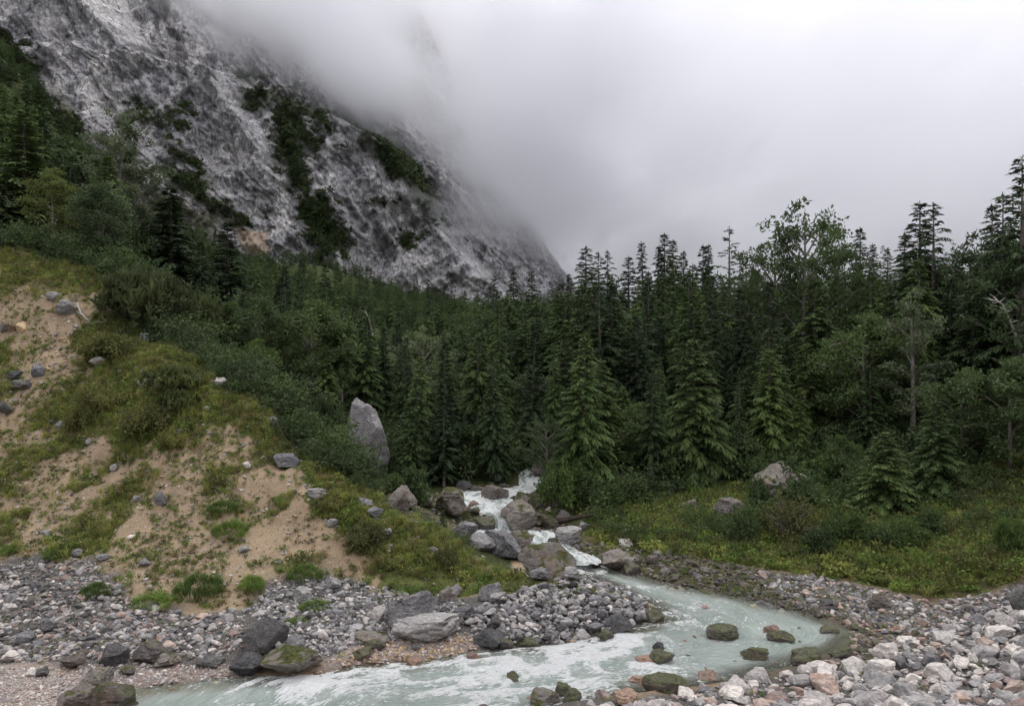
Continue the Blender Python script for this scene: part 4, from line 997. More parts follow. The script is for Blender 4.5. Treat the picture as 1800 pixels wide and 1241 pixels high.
for c in single:
    k = random.randrange(len(STN)); zn = ZN[c[1]][0]
    o = bpy.data.objects.new('stone', stone_mesh(k)); COL.objects.link(o)
    o.material_slots[0].link = 'OBJECT'; o.material_slots[0].material = RM[c[6]]
    r_ = c[5]; o.scale = (r_, r_, r_ * 1.05); o.location = (c[2], c[3], c[4] + r_ * .12); o.rotation_euler = (random.gauss(0, .3), random.gauss(0, .3), random.uniform(0, 6.28))
    us = [p[0] for p in ZN[c[1]][1]]; vs = [p[1] for p in ZN[c[1]][1]]
    a, b = max(0, min(us)), min(1800, max(us)); t = (c[7] - a) / (b - a + 1); a2, b2 = min(vs), min(1241, max(vs)); t2 = (c[8] - a2) / (b2 - a2 + 1)
    side = ['far left', 'left', 'middle', 'right', 'far right'][min(4, int(t * 5))]; dep_ = ['back', 'centre', 'front'][min(2, int(t2 * 3))]
    size = 'huge ' if c[0] > 48 else ('big ' if c[0] > 34 else ('middling ' if c[0] > 24 else 'small '))
    tag(o, '%s%s %s stone, %s %s of the %s' % (size, ADJ[c[6]], FORM[k], dep_, side, zn), 'stone', 'stones of the ' + zn)
rest = {}
for c in cand:
    if id(c) in ids: continue
    rest.setdefault((c[1], c[6], c[0] < 7.5), []).append(c)
for (zi, mt, tiny), L in rest.items():
    a = np.array([[c[2], c[3], c[4], c[5]] for c in L]); n = len(a)
    if len(bx):
        keep = np.ones(n, bool)
        for X_, Y_, R_ in zip(bx, by, br): keep &= ((a[:, 0] - X_) ** 2 + (a[:, 1] - Y_) ** 2) > (R_ * .55) ** 2
        a = a[keep]; n = len(a)
    if not n: continue
    coll, k = stone_coll(mt, tiny)
    pts = a[:, :3] + np.stack([0 * a[:, 3], 0 * a[:, 3], a[:, 3] * .10], -1)
    rot = np.stack([rng.normal(0, .35, n), rng.normal(0, .35, n), rng.uniform(0, 6.28, n)], -1)
    scatter('loose_' + {'grey': 'grey', 'dark': 'dark', 'pale': 'pale', 'white': 'white', 'pink': 'pinkish', 'brown': 'brown', 'rust': 'rusty', 'mossy': 'mossy', 'halfmoss': 'mossy', 'ochre': 'ochre'}[mt] + '_stones', pts, rot, np.repeat(a[:, 3:4], 3, 1) * rng.uniform(.85, 1.15, (n, 3)), coll, k)
# stones lying on the stream bed
uvb = inpoly([(230,1218),(430,1192),(640,1170),(860,1145),(1060,1120),(1150,1090),(1040,1022),(1100,1010),(1300,1055),(1480,1105),(1400,1165),(1200,1205),(900,1241),(300,1241)], 2600, rng)
q, ok = hit(uvb[:, 0], uvb[:, 1]); sz = np.minimum(4 + rng.exponential(5, len(q)), 30) * q[:, 1] / F / 2
q[:, 2] -= sz * .25
for j, mt in enumerate(['rust', 'pink', 'ochre', 'brown']):
    s_ = slice(j, None, 4); coll, k = stone_coll(mt); n = len(q[s_])
    scatter('stream_bed_stones', q[s_], np.stack([rng.normal(0, .3, n), rng.normal(0, .3, n), rng.uniform(0, 6.28, n)], -1), np.repeat(sz[s_][:, None], 3, 1), coll, k)
# ------------------------------------------------------------------ trees
SP = {
 'full': Plant(spruce_shape(1, 12, 2.3, .03, 42, 7), 'spruce', 'bark'),
 'full2': Plant(spruce_shape(2, 12, 2.1, .06, 44, 7, irregular=.3), 'spruce_dark', 'bark'),
 'full3': Plant(spruce_shape(3, 11, 2.5, .02, 42, 7, power=.75), 'spruce_light', 'bark'),
 'slim': Plant(spruce_shape(4, 13, 1.6, .32, 36, 6, irregular=.3), 'spruce', 'grey'),
 'slim2': Plant(spruce_shape(5, 13, 1.8, .45, 32, 6, irregular=.35, power=.7), 'spruce_light', 'grey'),
 'spindly': Plant(spruce_shape(6, 13, 1.35, .12, 46, 6, irregular=.4, lean=.3), 'spruce_dark', 'bark'),
 'ragged': Plant(spruce_shape(7, 13, 2.1, .12, 38, 6, irregular=.45, sparse=.35, power=.7), 'spruce_dark', 'bark'),
 'open': Plant(spruce_shape(8, 12, 2.4, .12, 19, 6, irregular=.15, sparse=.2, droop=.1, power=.9), 'spruce_dark', 'bark'),
 'young': Plant(spruce_shape(9, 4, 1.35, .0, 18, 7, droop=.15), 'spruce_light', 'bark'),
 'young2': Plant(spruce_shape(10, 4, 1.1, .03, 18, 7, droop=.15), 'spruce', 'bark'),
}
BT = {
 'broad': Plant(broad_tree_shape(21, 10, 3.2, .2, 22, 34, .19, .55), 'broad', 'grey'),
 'birch': Plant(broad_tree_shape(22, 9, 1.8, .2, 14, 42, .16, .5, .5), 'pale', 'grey'),
 'yellow': Plant(broad_tree_shape(23, 7, 2.0, .2, 14, 54, .17, .5), 'yellow', 'bark'),
 'willow': Plant(broad_tree_shape(24, 6, 2.3, .1, 17, 60, .17, .6), 'willow', 'bark'),
}
BU = {
 'willow': Plant(bush_shape(31, 1.0, 1.0, 40, 80, .12, .27), 'willow', 'bark', 'foliage', 'stems'),
 'broad': Plant(bush_shape(32, 1.0, 1.1, 36, 75, .14, .28), 'broad', 'bark', 'foliage', 'stems'),
 'heath': Plant(bush_shape(33, 1.0, .55, 40, 75, .10, .25), 'heath', 'bark', 'foliage', 'stems'),
 'pine': Plant(pine_bush_shape(34, 1.25, 1.0, 70, 16, .19), 'pine', 'bark', 'foliage', 'stems'),
 'pine2': Plant(pine_bush_shape(35, 1.3, .8, 64, 16, .19), 'pine_dark', 'bark', 'foliage', 'stems'),
 'sparse': Plant(bush_shape(36, 1.0, 1.2, 36, 45, .10, .26), 'pale', 'bark', 'foliage', 'stems'),
}
def tuft(seed, n=24, h=.4, spread=.16, w=.011, bend=.5):
    r = np.random.default_rng(seed); Q = []
    for _ in range(n):
        a = r.uniform(0, 6.28); b = np.array([math.cos(a), math.sin(a), 0]) * spread * r.uniform(0, 1); l = h * r.uniform(.5, 1.1); o_ = np.array([math.cos(a + r.normal() * .7), math.sin(a + r.normal() * .7), 0])
        sd = np.array([-o_[1], o_[0], 0]) * w; m = b + UP * l * .6 + o_ * l * bend * .25; t = b + UP * l * .85 + o_ * l * bend
        Q.append((b - sd, b + sd, m + sd * .8, m - sd * .8)); Q.append((m - sd * .8, m + sd * .8, t + sd * .15, t - sd * .15))
    return np.array([np.array(q) for q in Q])
TREES = []
def tussock_shape(seed):
    r = np.random.default_rng(seed); Q = []
    for _ in range(60):
        a = r.uniform(0, 6.28); q = r.uniform(0, 1) ** .5; c = np.array([math.cos(a) * q * .9, math.sin(a) * q * .9, .05 + .22 * (1 - q * q)])
        Q.append(tuft(seed * 100 + _, 16, .22, .14, .012, 1.1) + c + np.array([0, 0, -.05]))
    return np.concatenate(Q), merge([tube([(0, 0, -.1), (0, 0, .1)], [.2, .1], 5)])
def tree(kind, u, vtop, depth, name, label, cat, group=None, D=SP, sx=1.0, leafm=None, tilt=0.0):
    pl = D[kind]; x = (u - 900) / F * depth; z0 = float(height(np.array([x]), np.array([depth]))[0]) if depth > 160 else float(H(x, depth))
    hgt = CH - (vtop - 620.5) / F * depth - z0; sc = max(hgt, .4) / pl.h
    TREES.append((x, depth, pl.w * sc * sx)); return pl.put(name, (x, depth, z0 - .05), random.uniform(0, 6.28), sc, label, cat, group, sx, leafm, tilt)
def bush(kind, u, v, w, h, label, cat='bush', name='bush', leafm=None, group=None):
    """a bush whose foot is seen at (u, v), w by h photo pixels"""
    pl = BU[kind]; x, y, z = hit1(u, v); px = y / F; sc = h * px / pl.h; sx = (w * px / 2) / (pl.w * sc)
    return pl.put(name, (x, y + w * px * .25, float(H(x, y + w * px * .25)) - .05), random.uniform(0, 6.28), sc, label, cat, group, sx, leafm)
ST, BTN = 'spruce_tree', 'broadleaf_tree'
BU['tussock'] = Plant(tussock_shape(41), 'grass_dark', 'bark', 'blades', 'root_ball')
T1 = [ # skyline and other trees one can point to
 ('full',1030,430,84,'tall full spruce first to rise into the mist right of the rock face',1.1),
 ('ragged',1052,440,88,'ragged spruce left of its twin on the skyline, right of the tall full one',.9),
 ('ragged',1068,438,82,'ragged spruce right of its twin on the skyline, top with cones',.8),
 ('full2',1105,448,80,'rounded dark spruce alone between two skyline groups',1.05),
 ('spindly',1134,422,86,'spindly spruce at the left of the skyline group of five',1.0),
 ('full2',1168,407,84,'highest spruce of the skyline group of five',.95),
 ('full2',1183,418,80,'spruce pressed against the highest of the skyline group',.9),
 ('spindly',1152,430,88,'thin spruce in the skyline group between spindly and highest',.9),
 ('spindly',1205,438,90,'thin spruce right of the skyline group of five',1.0),
 ('full2',1236,428,78,'dark spruce just left of the open branched one',.9),
 ('spindly',1250,426,84,'thin top beside the open branched spruce',.9),
 ('open',1282,395,66,'spruce with open tiered branches standing against the mist',1.0),
 ('ragged',1306,440,68,'dark drooping spruce at the right foot of the open branched one',.9),
 ('full2',1512,397,60,'dark broad spruce on the skyline right of the high broadleaf tree',1.0),
 ('spindly',1540,425,64,'small spruce right of the dark broad skyline spruce',1.0),
 ('spindly',1561,432,66,'small pointed spruce before the big twin spruces',1.0),
 ('full2',1617,350,48,'left and denser of the big twin spruces on the right skyline',1.1),
 ('ragged',1641,352,46,'right of the big twin spruces, with a bare pointed tip',1.0),
 ('full',1590,405,50,'spruce shoulder left of the big twin spruces',1.0),
 ('full2',1744,355,44,'dark spruce left of the two near the right edge skyline',.9),
 ('ragged',1763,335,42,'spruce with thin arms near the right edge skyline',.9),
 ('ragged',1797,268,38,'tallest spruce, cut by the right edge of the picture',1.0),
 ('ragged',868,482,84,'ragged spruce standing before the rock face, leftmost of three',.9),
 ('full2',903,474,82,'middle spruce of the three before the rock face',.85),
 ('full',935,472,84,'full spruce, rightmost of the three before the rock face',.9),
 ('spindly',998,478,92,'thin spruce at the foot of the rock face edge',.9),
 ('full',980,500,86,'spruce at the right end of the bare rock foot',1.0),
 ('spindly',757,488,92,'lone thin spruce top before the rock foot',.9),
 ('full2',300,322,62,'black green spruce on the left hill shoulder before the scree',1.7),
 ('full2',400,388,66,'dark spruce on the hill shoulder before the tan landslip',1.5),
 ('slim2',252,390,60,'bushy topped young spruce left of the black green one',1.0),
 ('slim2',190,272,56,'spruce with a pale bare trunk and flat bushy crown on the left hill',1.2),
 ('slim2',124,290,55,'tall spruce with pale bare trunk behind the bright green bush',1.2),
 ('full3',42,190,54,'light green spreading spruce at the upper left',1.3),
 ('full3',12,300,52,'wide spruce at the left edge under the dark slope',1.2),
 ('full3',80,300,53,'green spruce between the left edge trees and the bare trunk',1.0),
 ('slim',150,330,58,'slim spruce between two with pale trunks on the left hill',1.1),
 ('full',225,335,64,'green spruce behind the pale trunks on the left hill',1.1),
 ('full',352,420,60,'spruce between the black green one and the landslip spruce',1.0),
 ('full3',440,500,60,'light green spruce over the ridge bushes',1.0),
 ('full2',500,465,66,'dark spruce at the left of the valley stand',1.0),
 ('slim',527,480,64,'slim spruce beside the dark one at the left of the valley stand',1.0),
 ('slim2',551,505,52,'tall spruce with a long pale bare trunk behind the ridge',1.15),
 ('full2',572,460,72,'brownish drooping spruce at the top of the valley stand',.9),
 ('slim2',574,628,44,'small light green spruce on a bare stem behind the ridge crest',1.25),
 ('full',612,580,56,'mid green spruce behind the pointed tooth rock',1.0),
 ('slim2',671,590,56,'spruce with long bare stem left of the birches',1.2),
 ('slim2',742,640,50,'spruce with straight bare stem above the cascade bushes',1.2),
 ('full',640,520,78,'spruce at the head of the valley stand before the dark slope',.9),
 ('full2',700,545,76,'dark spruce in front of the dark slope under the rock foot',.9),
 ('ragged',978,620,50,'spruce with a thick bare lower trunk above the upper stream',1.1),
 ('slim2',1052,560,58,'spruce with slim pale trunk in the middle forest',1.0),
 ('full3',1220,540,46,'broad light green spruce in the middle of the right forest',1.25),
 ('full3',1120,590,50,'light green spruce left of the broad one in the right forest',1.1),
 ('full3',1315,640,42,'spruce with wide low skirt at the edge of the right forest',1.2),
 ('full3',1420,600,43,'green spruce under the high broadleaf tree',1.2),
 ('full3',1555,755,31.5,'near young spruce at the right meadow edge, left one',1.8),
 ('full',1645,700,32.5,'near dark spruce at the right meadow edge, tallest there',1.6),
 ('full3',1605,850,31,'low dark green spruce between the two at the meadow edge',1.5),
 ('young',1130,838,35.5,'small bushy spruce standing on the meadow right of the cascade',1.1),
 ('young',1100,850,36,'small spruce left of the bushy one on the meadow',1.0),
 ('young2',778,893,30.2,'tiny spruce alone on the grassy ridge by the cascade',1.0),
 ('young2',1165,705,41,'slender young spruce at the front of the right forest',.9),
 ('full3',1700,640,37,'light spruce under the trees at the right meadow top',1.1),
 ('full',1530,640,39,'mid green spruce above the ferny slope on the right',1.1),
]
for k, u, v, d, lab, sx in T1: tree(k, u, v, d, ST, lab, 'spruce', sx=sx * 1.15)
T2 = [
 ('broad',1415,342,50,'high broadleaf tree with open pale crown above the right forest',.8,'broad_dark'),
 ('broad',1362,408,51,'lower leaning broadleaf crown left of the high broadleaf tree',.9,'broad_dark'),
 ('broad',1468,400,51,'broadleaf crown right of the high broadleaf tree, against the mist',.7,'broad_dark'),
 ('birch',205,178,60,'thin leafed tree standing high against the grey cliff at left',.9,None),
 ('birch',248,235,61,'thin leafed tree right of the other before the grey cliff',1.0,None),
 ('yellow',92,292,50,'bright yellow green broadleaf tree among the upper left spruces',1.1,None),
 ('yellow',530,568,50,'small yellowing tree before the dark valley stand',1.0,None),
 ('birch',728,640,52,'pale leafed birch left of its twin in the valley',1.5,None),
 ('birch',796,622,54,'pale leafed birch right of its twin in the valley, white stem showing',1.2,None),
 ('broad',1140,520,56,'round topped broadleaf tree in the middle of the right forest',1.0,'willow'),
 ('broad',1240,690,43,'pale grey green broadleaf tree low in the right forest',.9,'pale'),
 ('willow',1690,640,35,'spreading broadleaf tree at the right over the meadow',1.2,'broad'),
 ('broad',1725,400,46,'yellowish broadleaf tree below the right edge skyline',.9,'broad_dark'),
 ('broad',1790,425,38,'olive broadleaf tree cut by the right edge',.9,'broad_dark'),
 ('willow',1775,620,33,'dark broadleaf tree at the right edge over the black hollow',1.1,'broad_dark'),
 ('willow',1125,700,40,'bushy willow tree above the small meadow spruces',1.1,'broad'),
 ('willow',400,525,45,'bright willow tree over the left ridge bushes',1.2,'willow'),
 ('willow',455,590,42,'willow beside the long bare trunk behind the ridge',1.0,'willow'),
 ('broad',935,700,47,'broadleaf tree over the upper stream',.9,'broad'),
 ('willow',1480,760,35.5,'fresh green willow on the slope above the pointed meadow boulder',1.0,'willow'),
]
for k, u, v, d, lab, sx, lm in T2: tree(k, u, v, d, BTN, lab, 'tree', D=BT, sx=sx, leafm=lm)
B1 = [
 ('pine',235,580,175,95,'large dwarf pine sprawling on top of the left slope'), ('pine',345,600,92,78,'round dwarf pine right of the large one on the left slope'),
 ('pine2',410,605,90,80,'dwarf pine behind the round one at the ridge'), ('pine2',200,470,180,110,'dark dwarf pine thicket above the top of the left slope'),
 ('pine2',60,435,150,80,'dark dwarf pine at the upper left edge of the slope'), ('pine2',120,420,110,90,'dwarf pine between the edge thicket and the tall trees'),
 ('pine2',320,500,130,110,'dwarf pine thicket under the black green spruce'), ('pine2',20,390,120,80,'dwarf pine at the left edge below the wide spruce'),
 ('pine',290,715,110,45,'low dwarf pine in the middle of the grassy patch'), ('pine',300,735,60,40,'small dwarf pine before the low one in the grassy patch'),
 ('heath',180,640,120,40,'dark heath bush in the upper grass patch'), ('heath',165,745,90,50,'heath bush at the left border of the grass patch'), ('heath',135,760,60,40,'small heath bush at the edge of the tan slope'),
 ('heath',240,790,110,50,'dark heath bush above the bare chute'), ('heath',300,800,60,36,'small heath bush beside the dark one above the bare chute'),
 ('tussock',385,912,64,30,'green tussock in the middle of the bare chute, upper one'), ('tussock',398,955,70,45,'green tussock in the bare chute, lower and bigger one'),
 ('tussock',340,1052,98,52,'round green tussock at the foot of the bare chute'), ('tussock',438,1042,50,42,'green tussock right of the round one at the slope foot'),
 ('tussock',532,1025,72,36,'green tussock at the slope foot beside the squat boulder'), ('tussock',262,1070,90,32,'low green tussock left of the round one at the slope foot'),
 ('tussock',160,1052,64,32,'green tussock above the scree on the left'), ('tussock',92,988,46,22,'small tussock near the left scree top'), ('tussock',10,978,40,28,'grassy tussock at the left edge above the scree'),
 ('heath',570,905,60,28,'dark heath bush at the edge of the grass ridge'), ('heath',640,975,90,40,'dark heath bush at the lower edge of the ridge grass'), ('heath',785,1005,50,40,'dark green clump in the long ridge grass'),
 ('tussock',545,1075,70,22,'low mossy tussock among stones at mid shore'), ('tussock',515,1100,50,16,'flat green tussock beside the big angular boulder'),
 ('willow',1310,958,66,62,'bright green round willow bush at the meadow foot'), ('sparse',1400,958,110,78,'olive brown bush beside the round willow bush'), ('broad',1340,900,50,60,'bush before the pointed meadow boulder'),
 ('willow',1065,905,80,56,'green willow bush between the cascade and the small spruces'), ('willow',985,900,90,76,'green willow bush right above the cascade'), ('willow',1020,870,90,60,'willow bush in front of the long grey slab'),
 ('broad',845,835,150,80,'dark green bush behind the cascade boulders'), ('broad',780,820,110,70,'dark bush left of the one behind the cascade'), ('broad',720,880,80,60,'dark bush over the left row of cascade boulders'),
 ('sparse',632,800,70,38,'thin grey green bush before the tooth rock'), ('broad',690,868,46,36,'leafy bush at the foot of the tooth rock'), ('sparse',585,770,80,46,'thin bush left of the tooth rock'),
 ('pine2',540,750,110,70,'dark bush behind the ridge crest, left of the tooth rock'), ('pine2',470,700,110,80,'dark bush behind the upper ridge crest'), ('sparse',430,650,90,60,'grey twiggy bush on the ridge crest'),
 ('willow',1480,860,160,60,'ferny green bush on the slope above the olive bush'), ('broad',1420,905,80,60,'green bush at the right of the olive bush'), ('willow',1500,960,90,60,'green bush low on the meadow before the near spruces'),
 ('broad',1445,985,70,50,'dark bush at the meadow foot'), ('willow',1600,970,80,50,'green bush under the near dark spruce'), ('willow',1795,980,70,70,'green bush at the right edge of the meadow'),
 ('broad',1560,975,70,45,'dark green bush under the left near spruce'), ('broad',1640,950,70,50,'bush at the foot of the tallest near spruce'),
]
for k, u, v, w, h, lab in B1: bush(k, u, v, w * 1.15, h * (1.15 if k != 'tussock' else .75), lab, leafm={1310: 'broad', 1400: 'heath', 640: 'heath', 590: 'heath'}.get(u, 'broad_dark' if k == 'broad' else None))

# the forest: single trees in rows, then the far mass
SKY_U = [-200,0,60,130,200,260,330,430,480,570,640,720,760,830,860,935,990,1030,1105,1165,1240,1330,1400,1500,1570,1615,1700,1750,1800,1950,2200]
SKY_V = [60,80,150,225,290,400,480,490,490,490,545,565,520,565,500,500,505,462,475,440,455,485,470,455,480,420,452,400,350,300,250]
R2 = np.random.default_rng(99)
def woods_ok(x, y):
    u = 900 + F * x / y
    if y < 36.5 and x < 14: return False
    s1, _ = ribbon_sd(np.array([x]), np.array([y]))
    if s1[0] > -1.2: return False
    if poly_sd(GRASS_R, np.array([x]), np.array([y]))[0] > -.8 or poly_sd(LF, np.array([x]), np.array([y]))[0] > -1: return False
    if abs(u - 650) < 60 and y < 46: return False
    return True
ZONES = [('hill shoulder wood', -48, -14, 46, 72, 22), ('valley stand', -20, -6, 45, 74, 40), ('wood behind the cascade', -7, 4, 46, 76, 36), ('central right wood', 3, 15, 45, 72, 50), ('far right wood', 14, 34, 36, 66, 50), ('low wood edge', -7, 15, 37, 46, 36)]
WORD = {'full': 'full skirted spruce', 'full2': 'dense dark spruce', 'full3': 'light green spruce', 'slim': 'slim bare stemmed spruce', 'slim2': 'pale trunked spruce', 'spindly': 'spindly narrow spruce', 'ragged': 'ragged dark spruce', 'young': 'young light spruce', 'young2': 'young narrow spruce'}
def depth_word(y, a, b): return 'front' if y < a + (b - a) * .3 else ('middle' if y < a + (b - a) * .65 else 'back')
for zn, x0, x1, y0, y1, n in ZONES:
    got = 0; tries = 0
    while got < n and tries < 4000:
        tries += 1; x = R2.uniform(x0, x1); y = y0 + (y1 - y0) * R2.uniform() ** 1.2
        if not woods_ok(x, y) or any((a - x) ** 2 + (b - y) ** 2 < 1.5 ** 2 for a, b, c in TREES): continue
        u = 900 + F * x / y; z0 = float(H(x, y))
        k = R2.choice(['full', 'full2', 'full3', 'slim', 'slim2', 'spindly', 'ragged', 'young'], p=[.19, .19, .12, .12, .13, .1, .08, .07])
        hgt = R2.uniform(2.5, 4.5) if k == 'young' else (R2.uniform(3.5, 7.5) if 'edge' in zn else R2.uniform(7, 14))
        vt = 620.5 - (z0 + hgt - CH) * F / y; cap = np.interp(u, SKY_U, SKY_V) + R2.uniform(5, 40)
        if 610 < u < 700 and y < 50: continue
        if vt < cap: vt = cap; hgt = CH - (vt - 620.5) / F * y - z0
        if hgt < 2.5: continue
        sd = ['left', 'centre', 'right'][min(2, int((x - x0) / (x1 - x0) * 3))]; row = depth_word(y, y0, y1)
        hw = 'low ' if hgt < 6 else ('tall ' if hgt > 10.5 else '')
        tree(k, u, vt, y, ST, '%s%s, %s row, %s of the %s' % (hw, WORD[k], row, sd, zn), 'spruce', 'spruces of the ' + zn, sx=R2.uniform(.8, 1.45), tilt=R2.normal() * .03); got += 1
for zn, x0, x1, y0, y1, n in ZONES:
    got = 0; tries = 0
    while got < 6 and tries < 400:
        tries += 1; x = R2.uniform(x0, x1); y = R2.uniform(y0 - 1, y0 + (y1 - y0) * .5)
        if not woods_ok(x, y) or any((a - x) ** 2 + (b - y) ** 2 < 2.0 ** 2 for a, b, c in TREES): continue
        u = 900 + F * x / y; z0 = float(H(x, y)); k = ['broad', 'willow', 'birch', 'broad', 'yellow', 'willow'][got]; hgt = R2.uniform(3, 6.5) if 'edge' in zn else R2.uniform(5, 9)
        vt = max(620.5 - (z0 + hgt - CH) * F / y, np.interp(u, SKY_U, SKY_V) + 25)
        if 600 < u < 700: continue
        lm = R2.choice(['broad', 'broad_dark', 'broad_dark', 'pale']) if k != 'yellow' else 'pale'
        tree(k, u, vt, y, BTN, '%s with %s leaves in the %s of the %s' % ({'broad': 'spreading broadleaf tree', 'willow': 'bushy willow tree', 'birch': 'slender birch', 'yellow': 'small broadleaf tree'}[k], {'broad': 'mid green', 'broad_dark': 'dark green', 'willow': 'fresh green', 'pale': 'pale green'}[lm], ['left', 'centre', 'right'][min(2, int((x - x0) / (x1 - x0) * 3))], zn), 'tree', 'broadleaf trees of the ' + zn, D=BT, leafm=str(lm), tilt=R2.normal() * .04); got += 1
# far mass of trees
FARP = [Plant(spruce_shape(60 + i, 10, 2.0, .02, 17, 5, irregular=.35), m_, 'bark').proto('far_spruce') for i, m_ in enumerate(['spruce', 'spruce_dark', 'spruce', 'spruce_light'])] + [Plant(broad_tree_shape(70, 8, 2.4, .15, 10, 16, .30, .7), 'broad_dark', 'bark').proto('far_leaf_tree')]
fc_ = proto_coll('far_tree_kinds', FARP)
def far_scatter(name, n, yr, ur, hr, bushy=False, seed=5):
    r = np.random.default_rng(seed); y = yr[0] * (yr[1] / yr[0]) ** r.uniform(0, 1, n); u = r.uniform(ur[0], ur[1], n); x = (u - 900) / F * y
    z = height(x, y); h = r.uniform(*hr, n); cap = np.interp(u, SKY_U, SKY_V) + r.uniform(0, 30, n)
    lim = CH - (cap - 620.5) / F * y - z
    h = np.where(y < 160, np.minimum(h, lim), h); k = h > 1.5
    pts = np.stack([x, y, z - .2], -1)[k]; h = h[k] / 10; n = len(h)
    return scatter(name, pts, np.stack([0 * h, 0 * h, r.uniform(0, 6.28, n)], -1), np.stack([h * r.uniform(.9, 1.3, n), h * r.uniform(.9, 1.3, n), h], -1), fc_, len(FARP))
far_scatter('forest_behind_the_rows', 1100, (72, 165), (-250, 2100), (8, 14), seed=5)
far_scatter('dark_wooded_slope', 2600, (165, 345), (-100, 1100), (4, 9), seed=6)
# dwarf pine mats on the rock face
MB_ = [quads_mesh('mat_clump', (lambda Q: Q)(np.array([np.array(q) for q in leafy_quads([np.array([math.cos(a) * .5, math.sin(a) * .5, .25 + .2 * (a % 2)]) for a in np.linspace(0, 6, 9)], [.5] * 9, 12, .42, np.random.default_rng(80 + i), .7)])), LM['pine_dark' if i else 'spruce'], False) for i in range(3)]
mcol = proto_coll('dwarf_pine_clumps', MB_)
mp = []
def mats(p, n, edge):
    Pp = np.array(p); lo, hi = Pp.min(0) - 12, Pp.max(0) + 12; q = R2.uniform(lo, hi, (n * 5, 2))
    w = poly_sd(p, q[:, 0], q[:, 1]) + edge * fbm(q[:, 0] * .09, q[:, 1] * .09, 0, 4, 91, .6) + R2.exponential(1.6, len(q)) - 4.5
    q = q[w > 0][:n]; mp.append(np.stack([q[:, 0], mount_y(q[:, 0], q[:, 1]), q[:, 1]], -1))
for p, n in zip(VEGP, [260, 520, 900, 480, 800, 300, 110, 120, 50, 150, 2600, 80]): mats(p, int(n * 1.25), 9)
for p, n in zip(LEDGE, [160, 120, 90]): mats(p, n, 25)
mp = np.concatenate(mp); mp[:, 1] -= .4; n = len(mp)
ms_ = R2.uniform(1.0, 2.9, n)
scatter('dwarf_pine_mats_on_the_cliff', mp, np.stack([R2.uniform(.2, .8, n), R2.normal(0, .2, n), R2.uniform(0, 6.28, n)], -1), np.stack([ms_, ms_, ms_ * .8], -1), mcol, 3)

# ------------------------------------------------------------------ grass, herbs and undergrowth
def herb(seed, n=40, rad=.3, leaf=.10, fl=.5):
    r = np.random.default_rng(seed); return np.array([np.array(q) for q in leafy_quads([np.array([r.normal() * rad * .5, r.normal() * rad * .5, r.uniform(.02, .22)]) for _ in range(5)], [rad * .5] * 5, n // 5, leaf, r, fl)])
def under(seed):
    r = np.random.default_rng(seed); return np.array([np.array(q) for q in leafy_quads([np.array([r.normal() * .4, r.normal() * .4, r.uniform(.1, 1.1)]) for _ in range(14)], [.3] * 14, 26, .115, r, .8)])
TUFTS = proto_coll('grass_tufts', [quads_mesh('grass_tuft', tuft(90 + i, 26, .34, .17), LM['grass' if i < 3 else 'grass_dry'], False) for i in range(4)])
DRY = proto_coll('dry_tufts', [quads_mesh('dry_tuft', tuft(190 + i, 20, .2, .14, .012, .9), LM[['grass_dry', 'heath'][i]], False) for i in range(2)])
HERBS = proto_coll('meadow_herbs', [quads_mesh('herb', herb(95 + i, 55, .3, .09), LM[['grass_dark', 'heath', 'grass', 'grass_dark'][i]], False) for i in range(4)])
UNDER = proto_coll('undergrowth_clumps', [quads_mesh('underbrush', under(105 + i), LM[['broad_dark', 'pine_dark', 'broad', 'broad_dark'][i]], False) for i in range(4)])
CASCZ = gpoly([(670,905),(690,850),(760,850),(830,845),(900,840),(925,830),(960,835),(1015,905),(1050,905),(1040,965),(1000,990),(900,975),(800,945)])
def cover(name, n, xr, yr, which, thr, coll, k, sc, seed, lift=0.0, extra=None):
    r = np.random.default_rng(seed); y = np.sqrt(r.uniform(yr[0] ** 2, yr[1] ** 2, n)); u = r.uniform(xr[0], xr[1], n); x = (u - 900) / F * y
    m = masks(x, y); w = m[which] * 1.0 if thr > 0 else (1 - m['gravel']) * (1 - m['pink']); thr = abs(thr)
    if which == 'grass': w = w * (1 - m['gravel'])
    if extra is not None: w = w * extra(x, y)
    if which == 'forest': w = w * (poly_sd(CASCZ, x, y) < -.3)
    kk = (w > r.uniform(0, 1, n) * thr + .05) & (np.maximum(poly_sd(POOL, x, y), ribbon_sd(x, y)[0]) < -.25)
    kk &= ~((np.abs(x - (-7.0)) < 1.9) & (y > 33.6) & (y < 39.5))
    for bx_, by_, br_ in BOULDERS: kk &= ((x - bx_) ** 2 + (y - by_ + br_ * .5) ** 2) > (br_ * 1.15) ** 2
    x, y = x[kk], y[kk]; n = len(x); s_ = r.uniform(*sc, n)
    return scatter(name, np.stack([x, y, H(x, y) + lift], -1), np.stack([r.normal(0, .15, n), r.normal(0, .15, n), r.uniform(0, 6.28, n)], -1), np.stack([s_, s_, s_ * r.uniform(.7, 1.3, n)], -1), coll, k)
cover('ridge_grass', 30000, (-150, 1000), (26, 46), 'grass', .9, TUFTS, 4, (.4, 1.0), 1, extra=lambda x, y: (x < 1))
cover('slope_heath', 7000, (-150, 950), (24, 46), 'grass', 1.0, HERBS, 4, (.5, 1.3), 2, -.03, extra=lambda x, y: (x < 1))
cover('meadow_grass', 15000, (960, 1950), (22, 50), 'grass', .9, TUFTS, 4, (.5, 1.1), 3)
cover('meadow_herbs_cover', 16000, (960, 1950), (22, 50), 'grass', .9, HERBS, 4, (.6, 1.6), 4)
cover('meadow_scrub', 2800, (1000, 1950), (27, 50), 'grass', 1.0, UNDER, 4, (.2, .75), 27, extra=lambda x, y: (fbm(x * .35, y * .35, 0, 4, 77) > .04) * sstep(26, 33, y))
